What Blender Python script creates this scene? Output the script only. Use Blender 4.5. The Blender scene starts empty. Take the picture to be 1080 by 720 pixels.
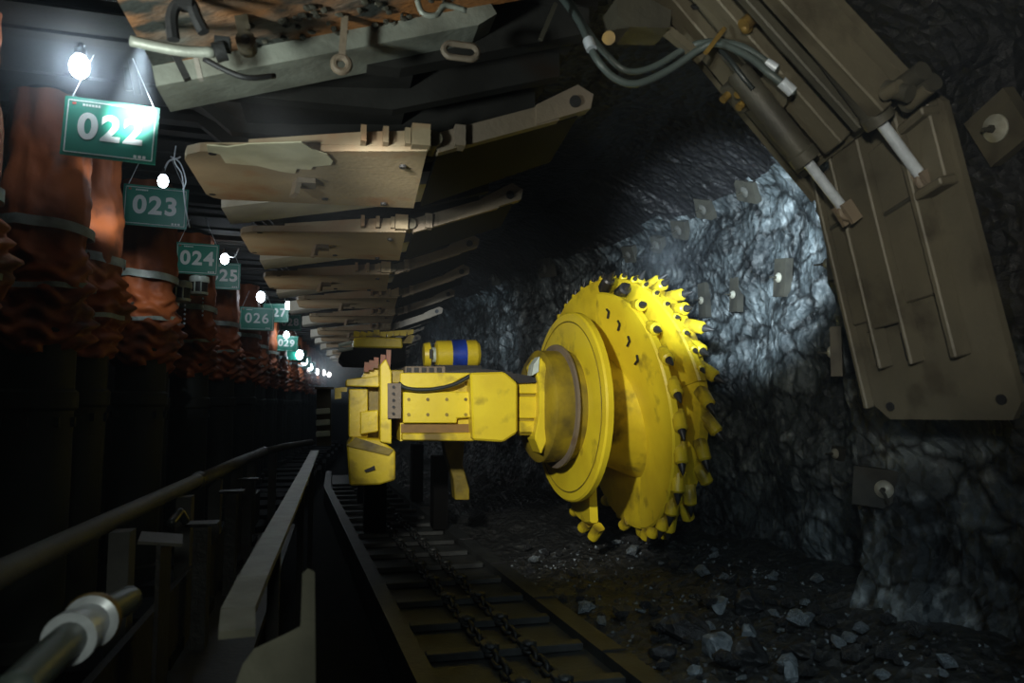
import bpy, bmesh, math, random
from mathutils import Vector, Matrix, noise, Euler
random.seed(7)
R = math.radians
sc = bpy.context.scene
col = sc.collection
V = Vector

# ---------------------------------------------------------------- camera
FPX, TH, PI_ = 780.0, R(13.35), R(4.76)
CAM = V((0, 0, 2.1))
cd = bpy.data.cameras.new('camera'); cam = bpy.data.objects.new('camera', cd); col.objects.link(cam)
cd.sensor_width = 36; cd.lens = FPX / 1080 * 36; cd.clip_start = .05; cd.clip_end = 200
cam.location = CAM; cam.rotation_euler = (R(90) + PI_, 0, -TH)
cd.dof.use_dof = True; cd.dof.focus_distance = 8.0; cd.dof.aperture_fstop = 2.2
sc.camera = cam
CM = Euler(cam.rotation_euler).to_matrix()
def ray(px, py): return CM @ V(((px - 540) / FPX, (360 - py) / FPX, -1))
def PY(px, py, Y): r = ray(px, py); return CAM + r * (Y / r.y)
def PX(px, py, X): r = ray(px, py); return CAM + r * (X / r.x)
def PZ(px, py, Z): r = ray(px, py); return CAM + r * ((Z - CAM.z) / r.z)
def PD(px, py, d): return CAM + ray(px, py) * d

# ---------------------------------------------------------------- materials
def mat(name, c1, c2=None, scale=6, rough=.6, metal=0, bump=0, bscale=30, emit=None, estr=0, lo=.4, hi=.65, c3=None, s3=1.5, l3=.5, h3=.6, spec=.5, stretch=(1, 1, 1)):
    m = bpy.data.materials.new(name); m.use_nodes = True
    nt = m.node_tree; b = nt.nodes['Principled BSDF']; L = nt.links
    b.inputs['Base Color'].default_value = (*c1, 1); b.inputs['Roughness'].default_value = rough; b.inputs['Metallic'].default_value = metal
    b.inputs['Specular IOR Level'].default_value = spec
    tc = nt.nodes.new('ShaderNodeTexCoord'); mp = nt.nodes.new('ShaderNodeMapping'); mp.inputs['Scale'].default_value = stretch
    L.new(tc.outputs['Object'], mp.inputs['Vector'])
    def nz(s, d=5):
        n = nt.nodes.new('ShaderNodeTexNoise'); n.inputs['Scale'].default_value = s; n.inputs['Detail'].default_value = d
        L.new(mp.outputs[0], n.inputs['Vector']); return n
    def ramp(n, a, z):
        r = nt.nodes.new('ShaderNodeMapRange'); r.inputs['From Min'].default_value = a; r.inputs['From Max'].default_value = z
        L.new(n.outputs['Fac'], r.inputs['Value']); return r
    out = None
    if c2:
        mx = nt.nodes.new('ShaderNodeMix'); mx.data_type = 'RGBA'
        mx.inputs['A'].default_value = (*c1, 1); mx.inputs['B'].default_value = (*c2, 1)
        L.new(ramp(nz(scale), lo, hi).outputs[0], mx.inputs['Factor']); out = mx.outputs['Result']
        if c3:
            m2 = nt.nodes.new('ShaderNodeMix'); m2.data_type = 'RGBA'; m2.inputs['B'].default_value = (*c3, 1)
            L.new(out, m2.inputs['A']); L.new(ramp(nz(s3, 8), l3, h3).outputs[0], m2.inputs['Factor']); out = m2.outputs['Result']
        L.new(out, b.inputs['Base Color'])
    if bump:
        bp = nt.nodes.new('ShaderNodeBump'); bp.inputs['Strength'].default_value = bump; bp.inputs['Distance'].default_value = .02
        L.new(nz(bscale, 8).outputs['Fac'], bp.inputs['Height']); L.new(bp.outputs[0], b.inputs['Normal'])
    if emit:
        b.inputs['Emission Color'].default_value = (*emit, 1); b.inputs['Emission Strength'].default_value = estr
    return m

YEL = mat('yellow_paint', (.76, .59, .022), (.58, .43, .018), 3, .42, 0, .15, 25, c3=(.15, .105, .015), s3=2.6, l3=.54, h3=.70)
YEL2 = mat('bright_yellow_paint', (.82, .65, .026), (.72, .55, .022), 2.2, .4, 0, .1, 20, c3=(.34, .25, .02), s3=3.5, l3=.6, h3=.74)
YELD = mat('grimy_shaded_yellow', (.34, .25, .012), (.10, .075, .015), 3, .5, 0, .2, 25, lo=.4, hi=.68)  # grime, darkened further for the shade on the drum collar
BLUE = mat('blue_paint', (.015, .06, .45), (.01, .03, .2), 5, .4)
BLACK = mat('black_steel', (.012, .012, .013), (.02, .02, .02), 5, .6, 0, .2)
BLACK_SHADE = mat('black_steel_shade', (.003, .003, .003), None, rough=.8, spec=.1)  # near-black: shade put into the colour of unlit steel
DARK = mat('dark_steel', (.035, .036, .036), (.02, .018, .016), 6, .5, .3, .3)
PICKM = mat('pick_steel', (.06, .06, .06), (.02, .02, .02), 12, .4, .5)
RUST = mat('rusty_plate', (.16, .13, .10), (.23, .18, .12), 1.6, .62, 0, .25, 30, lo=.35, hi=.7, c3=(.10, .055, .03), s3=2.6, l3=.55, h3=.72)
TAN = mat('dusty_tan_plate', (.36, .285, .175), (.26, .20, .125), 1.7, .6, 0, .15, 30, lo=.35, hi=.7, c3=(.30, .15, .07), s3=2.3, l3=.53, h3=.7)
TAN2 = mat('dusty_grey_plate', (.40, .38, .33), (.28, .25, .21), 2.2, .55, 0, .15, 30, c3=(.20, .12, .07), s3=2, l3=.56, h3=.75)
RUSTO = mat('orange_rust_plate', (.20, .19, .16), (.42, .17, .05), 1.6, .55, 0, .5, 45, lo=.42, hi=.55, c3=(.045, .05, .045), s3=5, l3=.52, h3=.62, stretch=(.5, 1, 1))
PALEST = mat('dusty_lit_steel', (.62, .62, .56), (.42, .41, .36), 2.5, .5, 0, .15, 30, c3=(.25, .2, .14), s3=2.5, l3=.58, h3=.75)  # paler than the dusty grey: strong light put into the colour
CANM = mat('shaded_grey_canopy', (.032, .031, .028), (.02, .019, .017), 2.2, .85, 0, .15, 30, c3=(.028, .017, .01), s3=2, l3=.56, h3=.75, spec=.15)  # darker grey carries the shade between the canopies
FLAKE = mat('flaking_paint', (.62, .58, .40), (.5, .46, .3), 6, .6)
GREYG = mat('grey_green_steel', (.36, .38, .32), (.22, .23, .19), 4, .5, .2, .2)
OLIVE = mat('olive_dusty_steel', (.135, .118, .078), (.10, .088, .06), 2.6, .55, .1, .2, 30, lo=.35, hi=.65, c3=(.055, .045, .03), s3=3.5, l3=.55, h3=.72)
OLIVE2 = mat('dark_olive_steel', (.075, .07, .05), (.045, .042, .032), 3, .55, .1, .2)
BRASS = mat('ochre_paint', (.30, .19, .04), (.12, .08, .03), 6, .5, .3)
CHROME = mat('polished_rod', (.62, .68, .74), (.5, .55, .6), 20, rough=.3, metal=.15)
ORANGE = mat('orange_cloth', (.36, .092, .022), (.25, .062, .018), 3, .65, 0, .25, 12, c3=(.06, .018, .01), s3=3.5, l3=.5, h3=.68)
BAND = mat('reflective_tape', (.33, .38, .35), (.16, .19, .17), 8, .45)
PROPM = mat('prop_steel', (.010, .013, .011), (.016, .02, .017), 4, .8, .0)
GREEN = mat('green_sign', (.008, .20, .135), (.007, .165, .115), 3, .45)
WHITE = mat('white_lettering', (.6, .64, .62), None, rough=.5)
REDM = mat('red_mark', (.5, .05, .03), None, rough=.5)
PALE = mat('pale_plastic', (.62, .72, .66), (.45, .52, .47), 8, .4)
HOSEM = mat('black_hose', (.022, .028, .028), None, rough=.35)
HOSEG = mat('grey_green_hose', (.07, .09, .085), None, rough=.4)
WIREM = mat('pale_wire', (.6, .65, .68), None, rough=.4)
BULB = mat('lamp_glass', (1, 1, 1), None, emit=(.78, .90, 1.0), estr=48)
BULBF = mat('distant_lamp_glass', (1, 1, 1), None, emit=(.74, .88, 1.0), estr=30)
BARM = mat('worn_flat_steel', (.24, .24, .19), (.17, .17, .135), 7, .5, .1, .15)
PIPEM = mat('pipe_steel', (.085, .088, .085), (.06, .06, .058), 5, .65, .0, .1)
PANM = mat('worn_pan_steel', (.045, .05, .048), (.025, .027, .026), 5, .5, .2, .2)
CHAINM = mat('chain_steel', (.022, .024, .022), (.014, .014, .013), 5, .55, .2, .2)
WOOD = mat('pallet_plate', (.06, .058, .045), (.035, .034, .028), 7, .6)
WASH = mat('bolt_washer', (.50, .50, .42), (.36, .34, .26), 14, .45, .2)
PINK = mat('faded_red_paint', (.26, .10, .06), (.18, .10, .06), 9, .6)

def coal(name, a, b, c, sc_=3.0, rough=.35, bump=.7, l3=.52, h3=.75, cracks=False):
    m = mat(name, a, b, sc_, rough, 0, 0, c3=c, s3=sc_ * 3.3, l3=l3, h3=h3, spec=.55)
    nt = m.node_tree; p = nt.nodes['Principled BSDF']; L = nt.links
    tc = nt.nodes.new('ShaderNodeTexCoord')
    n = nt.nodes.new('ShaderNodeTexNoise'); n.inputs['Scale'].default_value = 9; n.inputs['Detail'].default_value = 10; n.inputs['Roughness'].default_value = .68
    v = nt.nodes.new('ShaderNodeTexVoronoi'); v.inputs['Scale'].default_value = 11
    for q in (n, v): L.new(tc.outputs['Object'], q.inputs['Vector'])
    ad = nt.nodes.new('ShaderNodeMath'); ad.operation = 'ADD'
    L.new(n.outputs['Fac'], ad.inputs[0]); L.new(v.outputs['Distance'], ad.inputs[1])
    bp = nt.nodes.new('ShaderNodeBump'); bp.inputs['Strength'].default_value = bump; bp.inputs['Distance'].default_value = .06
    L.new(ad.outputs[0], bp.inputs['Height']); L.new(bp.outputs[0], p.inputs['Normal'])
    if cracks:
        w_ = nt.nodes.new('ShaderNodeTexNoise'); w_.inputs['Scale'].default_value = 2.2; w_.inputs['Detail'].default_value = 6; L.new(tc.outputs['Object'], w_.inputs['Vector'])
        va = nt.nodes.new('ShaderNodeVectorMath'); va.operation = 'SCALE'; va.inputs['Scale'].default_value = .55; L.new(w_.outputs['Color'], va.inputs[0])
        vb = nt.nodes.new('ShaderNodeVectorMath'); L.new(tc.outputs['Object'], vb.inputs[0]); L.new(va.outputs[0], vb.inputs[1])
        mp = nt.nodes.new('ShaderNodeMapping'); mp.inputs['Scale'].default_value = (1.5, 1.7, 2.6); L.new(vb.outputs[0], mp.inputs[0])
        ve = nt.nodes.new('ShaderNodeTexVoronoi'); ve.feature = 'DISTANCE_TO_EDGE'; ve.inputs['Scale'].default_value = 1.0; L.new(mp.outputs[0], ve.inputs['Vector'])
        mr = nt.nodes.new('ShaderNodeMapRange'); mr.inputs['From Max'].default_value = .11; mr.inputs['To Min'].default_value = .12; L.new(ve.outputs['Distance'], mr.inputs['Value'])
        n2 = nt.nodes.new('ShaderNodeTexNoise'); n2.inputs['Scale'].default_value = 1.1; n2.inputs['Detail'].default_value = 7; n2.inputs['Roughness'].default_value = .7; L.new(tc.outputs['Object'], n2.inputs['Vector'])
        m3 = nt.nodes.new('ShaderNodeMapRange'); m3.inputs['From Min'].default_value = .40; m3.inputs['From Max'].default_value = .62; m3.inputs['To Min'].default_value = .25; m3.inputs['To Max'].default_value = 1.5; L.new(n2.outputs['Fac'], m3.inputs['Value'])
        mu = nt.nodes.new('ShaderNodeMath'); mu.operation = 'MULTIPLY'; L.new(mr.outputs[0], mu.inputs[0]); L.new(m3.outputs[0], mu.inputs[1])
        src = p.inputs['Base Color'].links[0].from_socket
        vm = nt.nodes.new('ShaderNodeVectorMath'); vm.operation = 'SCALE'; L.new(src, vm.inputs[0]); L.new(mu.outputs[0], vm.inputs['Scale']); L.new(vm.outputs[0], p.inputs['Base Color'])
    return m
COALW = coal('coal_seam', (.045, .055, .06), (.15, .18, .19), (.36, .40, .41), 1.6, .38, .75, cracks=True)
COAL_ROOF_SHADE = coal('coal_roof_shade', (.012, .012, .013), (.02, .02, .022), (.03, .03, .03), 3)
FLOOR_SHADE = mat('walkway_floor_shade', (.006, .006, .006), (.01, .01, .01), 5, .9, spec=.1)  # walkway shade put into the floor colour
COALF = coal('coal_fines', (.022, .023, .022), (.04, .042, .04), (.06, .065, .065), 4, .4)
COALL = coal('coal_lump_black', (.02, .021, .022), (.05, .053, .055), (.10, .11, .12), 5, .32)
COALP = coal('coal_lump_pale', (.14, .17, .19), (.28, .33, .36), (.40, .45, .48), 6, .35)

# ---------------------------------------------------------------- mesh helpers
class MB:
    def __init__(s): s.bm = bmesh.new(); s.mi = 0; s.xf = None
    def m(s, i): s.mi = i; return s
    def _f(s, vs):
        try:
            f = s.bm.faces.new(vs); f.material_index = s.mi; return f
        except ValueError: return None
    def _v(s, p):
        p = V(p); return s.bm.verts.new(s.xf @ p if s.xf else p)
    def hexa(s, b, t):
        vb = [s._v(p) for p in b]; vt = [s._v(p) for p in t]; n = len(vb)
        s._f(list(reversed(vb))); s._f(vt)
        for i in range(n): s._f([vb[i], vb[(i + 1) % n], vt[(i + 1) % n], vt[i]])
        return s
    def box(s, c, d, rot=None, bev=.0):
        c = V(c); x, y, z = d[0] / 2, d[1] / 2, d[2] / 2
        M = rot.to_matrix() if isinstance(rot, Euler) else (rot or Matrix.Identity(3))
        k = min(bev, x * .9, y * .9)
        if k > 0: q = [(-x + k, -y), (x - k, -y), (x, -y + k), (x, y - k), (x - k, y), (-x + k, y), (-x, y - k), (-x, -y + k)]
        else: q = [(-x, -y), (x, -y), (x, y), (-x, y)]
        return s.hexa([c + M @ V((a, b, -z)) for a, b in q], [c + M @ V((a, b, z)) for a, b in q])
    def prism(s, pts, vec):
        vec = V(vec); pts = [V(p) for p in pts]
        return s.hexa(pts, [p + vec for p in pts])
    def bar(s, p0, p1, w, h, up=(0, 0, 1)):
        p0, p1 = V(p0), V(p1); d = (p1 - p0).normalized(); a = d.cross(V(up))
        if a.length < 1e-4: a = d.cross(V((1, 0, 0)))
        a.normalize(); b = a.cross(d).normalized()
        q = [(-w / 2, -h / 2), (w / 2, -h / 2), (w / 2, h / 2), (-w / 2, h / 2)]
        return s.hexa([p0 + a * i + b * j for i, j in q], [p1 + a * i + b * j for i, j in q])
    def lathe(s, p0, axis, prof, n=24, cap=True, ref=None):
        p0 = V(p0); d = V(axis).normalized(); a = V(ref) if ref else d.orthogonal(); a = (a - d * a.dot(d)).normalized(); b = d.cross(a)
        rings = []
        for t, r in prof:
            rings.append([s._v(p0 + d * t + (a * math.cos(2 * math.pi * k / n) + b * math.sin(2 * math.pi * k / n)) * max(r, 1e-4)) for k in range(n)])
        for i in range(len(rings) - 1):
            for k in range(n): s._f([rings[i][k], rings[i][(k + 1) % n], rings[i + 1][(k + 1) % n], rings[i + 1][k]])
        if cap: s._f(list(reversed(rings[0]))); s._f(rings[-1])
        return s
    def cyl(s, p0, p1, r, n=16, r1=None):
        p0, p1 = V(p0), V(p1); return s.lathe(p0, p1 - p0, [(0, r), ((p1 - p0).length, r if r1 is None else r1)], n)
    def tube(s, pts, r, n=10, closed=False):
        pts = [V(p) for p in pts]; N = len(pts); rings = []; a = None
        for i in range(N):
            if closed: d = pts[(i + 1) % N] - pts[i - 1]
            else: d = pts[min(i + 1, N - 1)] - pts[max(i - 1, 0)]
            d.normalize(); a = d.orthogonal() if a is None else (a - d * a.dot(d)); a.normalize(); b = d.cross(a)
            rr = r[i] if isinstance(r, (list, tuple)) else r
            rings.append([s._v(pts[i] + (a * math.cos(2 * math.pi * k / n) + b * math.sin(2 * math.pi * k / n)) * rr) for k in range(n)])
        for i in range(N if closed else N - 1):
            A, B = rings[i], rings[(i + 1) % N]
            for k in range(n): s._f([A[k], A[(k + 1) % n], B[(k + 1) % n], B[k]])
        if not closed: s._f(list(reversed(rings[0]))); s._f(rings[-1])
        return s
    def torus(s, c, nrm, R_, r, n=28, k=8, sq=1.0, ref=None):
        c = V(c); d = V(nrm).normalized(); a = V(ref) if ref else d.orthogonal(); a = (a - d * a.dot(d)).normalized(); b = d.cross(a)
        return s.tube([c + (a * math.cos(2 * math.pi * i / n) + b * math.sin(2 * math.pi * i / n) * sq) * R_ for i in range(n)], r, k, True)
    def blob(s, c, rad, sub=2, amp=0, seed=0, f=2.0):
        t = bmesh.new(); bmesh.ops.create_icosphere(t, subdivisions=sub, radius=1); mp = {}
        for v in t.verts:
            p = v.co.copy()
            if amp: p *= 1 + amp * noise.noise(p * f + V((seed * 3.1, seed, -seed)))
            mp[v] = s._v(V(c) + V((p.x * rad[0], p.y * rad[1], p.z * rad[2])))
        for fc in t.faces: s._f([mp[v] for v in fc.verts])
        t.free(); return s
    def build(s, name, mats, parent=None, origin=None, smooth=False, bevel=0):
        if not isinstance(mats, (list, tuple)): mats = [mats]
        bmesh.ops.recalc_face_normals(s.bm, faces=s.bm.faces)
        if bevel: bmesh.ops.bevel(s.bm, geom=[e for e in s.bm.edges if len(e.link_faces) == 2 and e.calc_face_angle(0) > .6], offset=bevel, segments=1, affect='EDGES', clamp_overlap=True)
        if origin is None:
            if parent is not None: origin = V(parent['_w'])
            else:
                co = [v.co for v in s.bm.verts]
                origin = V((sum(c.x for c in co) / len(co), sum(c.y for c in co) / len(co), min(c.z for c in co)))
        origin = V(origin)
        for v in s.bm.verts: v.co -= origin
        me = bpy.data.meshes.new(name); s.bm.to_mesh(me); s.bm.free()
        for q in mats: me.materials.append(q)
        if smooth:
            for p in me.polygons: p.use_smooth = True
            if smooth is not True: me.set_sharp_from_angle(angle=R(smooth))
        o = bpy.data.objects.new(name, me); col.objects.link(o)
        o['_w'] = tuple(origin)
        if parent is not None:
            o.parent = parent; o.location = origin - V(parent['_w'])
        else: o.location = origin
        return o

def tag(o, label=None, cat=None, group=None, kind=None):
    if label: o['label'] = label
    if cat: o['category'] = cat
    if group: o['group'] = group
    if kind: o['kind'] = kind
    return o
def thing(name, loc, label, cat, group=None):
    o = bpy.data.objects.new(name, None); col.objects.link(o); o.location = loc; o['_w'] = tuple(loc); o.empty_display_size = .2
    return tag(o, label, cat, group)
def copy_tree(o, parent=None):
    c = o.copy(); col.objects.link(c)
    if parent is not None: c.parent = parent
    for ch in list(o.children): copy_tree(ch, c)
    return c
def cat_rom(pts, n=8):
    pts = [V(p) for p in pts]; P = [pts[0] * 2 - pts[1]] + pts + [pts[-1] * 2 - pts[-2]]; out = []
    for i in range(1, len(P) - 2):
        a, b, c, d = P[i - 1:i + 3]
        for k in range(n):
            t = k / n
            out.append(.5 * ((2 * b) + (c - a) * t + (2 * a - 5 * b + 4 * c - d) * t * t + (3 * b - a - 3 * c + d) * t ** 3))
    return out + [pts[-1]]
def lerp(a, b, t): return a + (b - a) * t
def poly(tbl, y):
    if y <= tbl[0][0]: return tbl[0][1]
    for (a, b), (c, d) in zip(tbl, tbl[1:]):
        if y <= c: return lerp(b, d, (y - a) / (c - a))
    return tbl[-1][1]

# ---------------------------------------------------------------- setting
FACE = [(-3, 4.35), (4.0, 4.25), (5.25, 4.12), (5.45, 4.75), (8, 4.78), (11, 4.35), (15, 3.5), (19, 2.95), (26, 2.7), (42, 2.7)]
def edge_x(y): return 2.05 - .065 * (min(max(y, -3), 16) - 4.3)     # face-side edge of the conveyor
def rough_noise(p, s):
    c = noise.cell_vector(p * s * 1.7)
    a = noise.fractal(p * s, .9, 2.1, 5)
    d, _ = noise.voronoi(p * s * 1.4)
    return .5 * a + .55 * (d[1] - d[0]) - .2 * (c.x - .5) * .5
def face_x(y): return poly(FACE, y)
bm = MB(); ys = []; y = -3.0
while y < 40: ys.append(y); y += .055 if y < 11 else (.1 if y < 20 else .3)
zs = [-.1 + .06 * i for i in range(97)]
grid = []
for y in ys:
    rowv = []
    for z in zs:
        fx = face_x(y)
        over = max(0, z - 4.45); toe = max(0, .95 - z)
        x = fx - over ** 1.4 * 1.5 - (.25 * (toe / .95) ** .7 + .15 * toe if y < 5.4 else .1 * toe)
        if 4.9 < y < 5.6: x -= .0
        # the cut edge leans back with height
        p = V((y, z * .8, 1.3)); st = math.floor((noise.noise(V((y * .8, z * 1.1, 7))) + .35 * noise.noise(V((y * 2.6, z * 2.2, 2)))) * 5) / 5
        amp = .16 if y > 5.4 else .11
        x -= .16 * st + amp * .8 * (rough_noise(p, 1.3) - .15) + .035 * rough_noise(p + V((3, 3, 3)), 4.2)
        yy = y + (.05 * noise.noise(V((y * 3, z * 3, 9))))
        if 4.6 < y < 5.7: yy += (z - 1.4) * .16 + .08 * noise.noise(V((0, z * 2.5, 4)))
        rowv.append(bm._v((x, yy, z)))
    grid.append(rowv)
for i in range(len(ys) - 1):
    for j in range(len(zs) - 1):
        bm.m(1 if zs[j] > (4.62 if ys[i] > 4.9 else 2.5) + .12 * noise.noise(V((ys[i] * 1.3, 0, 3))) else 0)._f([grid[i][j], grid[i + 1][j], grid[i + 1][j + 1], grid[i][j + 1]])  # dark coal on the upper wall puts the shadow edge into the colour
tag(bm.build('wall_right', [COALW, COAL_ROOF_SHADE], origin=(0, 0, 0)), kind='structure')

def floor_z(x, y):
    ex = edge_x(y)
    if x < ex + .05: return 0.0
    t = min(1, (x - ex) / max(.5, face_x(y) - ex))
    h = .22 + .42 * t ** 1.3
    if y > 6: h -= .18 * min(1, (y - 6) / 2) * t
    h += .10 * noise.fractal(V((x * 1.2, y * 1.2, 0)), 1, 2, 4) + .05 * rough_noise(V((x, y, 5)), 3.2)
    return max(h, .05)
bm = MB(); g = []
xs = [-4.2, -3, -2, -1, 0, 1.0, 1.4] + [1.5 + .05 * i for i in range(78)]
fy = [-3 + .06 * i for i in range(250)] + [12 + .4 * i for i in range(72)]
for x in xs: g.append([bm._v((x, y, floor_z(x, y))) for y in fy])
for i in range(len(xs) - 1):
    for j in range(len(fy) - 1): bm._f([g[i][j], g[i + 1][j], g[i + 1][j + 1], g[i][j + 1]])
for f in bm.bm.faces:
    c = f.calc_center_median(); f.material_index = 1 if c.x < edge_x(c.y) + .02 else 0
tag(bm.build('floor', [COALF, FLOOR_SHADE], origin=(0, 0, 0)), kind='structure')
bm = MB(); g = []
for i in range(46): g.append([bm._v((-4.2 + .2 * i, -3 + .5 * j, 5.25 + .15 * noise.fractal(V((i * .3, j * .5, 2)), 1, 2, 4))) for j in range(88)])
for i in range(45):
    for j in range(87): bm._f([g[i][j], g[i + 1][j], g[i + 1][j + 1], g[i][j + 1]])
tag(bm.build('ceiling', COAL_ROOF_SHADE, origin=(0, 0, 0)), kind='structure')
bm = MB().box((-3.4, 18.5, 2.7), (.1, 43, 5.6)); tag(bm.build('wall_left', BLACK), kind='structure')
bm = MB().box((.5, 40, 2.7), (9, .1, 5.6)); tag(bm.build('wall_back', BLACK), kind='structure')
bm = MB().box((.5, -3, 2.7), (9.2, .1, 5.6)); tag(bm.build('wall_front', BLACK), kind='structure')

# ---------------------------------------------------------------- hydraulic roof supports in a row
def sleeve_mesh(cx, cy, ztop, zbot, r, seed, acc=.58):
    b = MB(); n, mrow = 56, 90; rows = []
    for j in range(mrow + 1):
        t = j / mrow; z = lerp(ztop, zbot, t)
        k = max(0, (t - acc) / (1 - acc)) if t > acc else 0
        ring = []
        for i in range(n):
            a = 2 * math.pi * i / n; d = V((math.cos(a), math.sin(a), 0))
            q = V((d.x * 1.2, d.y * 1.2, z * 2.0 + seed))
            w = .055 * noise.fractal(q * 1.1, 1, 2, 4) + .035 * noise.ridged_multi_fractal(V((d.x, d.y, z * 1.1 + seed * 2)), 1, 2, 3, 1, 2) * .5
            if t > acc:
                s_ = min(1, (t - acc) * 12)
                w += s_ * (.026 * math.sin((z + .11 * noise.noise(V((d.x * 1.9, d.y * 1.9, z * 1.5 + seed)))) * 52) + .085 * noise.noise(V((d.x * 2, d.y * 2, z * 7 + seed))) + .03)
            if t > .96: w -= (t - .96) * 1.5
            rr = r * (.92 + .1 * math.sin(t * 3)) + w
            ring.append(b._v((cx + d.x * rr, cy + d.y * rr, z - .04 * noise.noise(V((d.x * 2, d.y * 2, z * 3 + seed))))))
        rows.append(ring)
    for j in range(mrow):
        for i in range(n): b._f([rows[j][i], rows[j][(i + 1) % n], rows[j + 1][(i + 1) % n], rows[j + 1][i]])
    return b
def band_mesh(cx, cy, z, r, h, tilt, seed, a0=0, a1=2 * math.pi):
    b = MB(); n = 44; A = []; B = []
    for i in range(n):
        a = 2 * math.pi * i / n; d = V((math.cos(a), math.sin(a), 0)); rr = r + .018 * noise.noise(V((d.x * 3, d.y * 3, seed)))
        zz = z + tilt * d.x + .02 * noise.noise(V((d.x * 2, d.y * 2, seed + 4)))
        A.append(b._v((cx + d.x * rr, cy + d.y * rr, zz))); B.append(b._v((cx + d.x * rr, cy + d.y * rr, zz - h)))
    for i in range(n): b._f([A[i], A[(i + 1) % n], B[(i + 1) % n], B[i]])
    return b
def make_leg(root, cx, cy, seed, bandz, bandz2):
    b = MB().lathe((cx, cy, .55), (0, 0, 1), [(0, .24), (.1, .24), (.12, .21), (1.5, .21), (1.52, .235), (1.62, .235), (1.64, .21), (2.1, .21), (3.6, .15)], 24)
    for q in range(8): b.box((cx + .215 * math.cos(q * .8), cy + .215 * math.sin(q * .8), 1.98), (.03, .03, .06))
    leg = b.build('leg', PROPM, root, smooth=40)
    tag(leg, 'black steel hydraulic prop inside an orange sleeve')
    sleeve_mesh(cx, cy, 4.1, 2.42, .225, seed).build('prop_sleeve', ORANGE, leg, smooth=True)
    band_mesh(cx, cy, bandz, .285, .065, -.02, seed).build('reflective_band', BAND, leg, smooth=True)
    band_mesh(cx, cy, bandz2, .30, .035, .03, seed + 2).build('reflective_band', BAND, leg, smooth=True)

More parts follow.
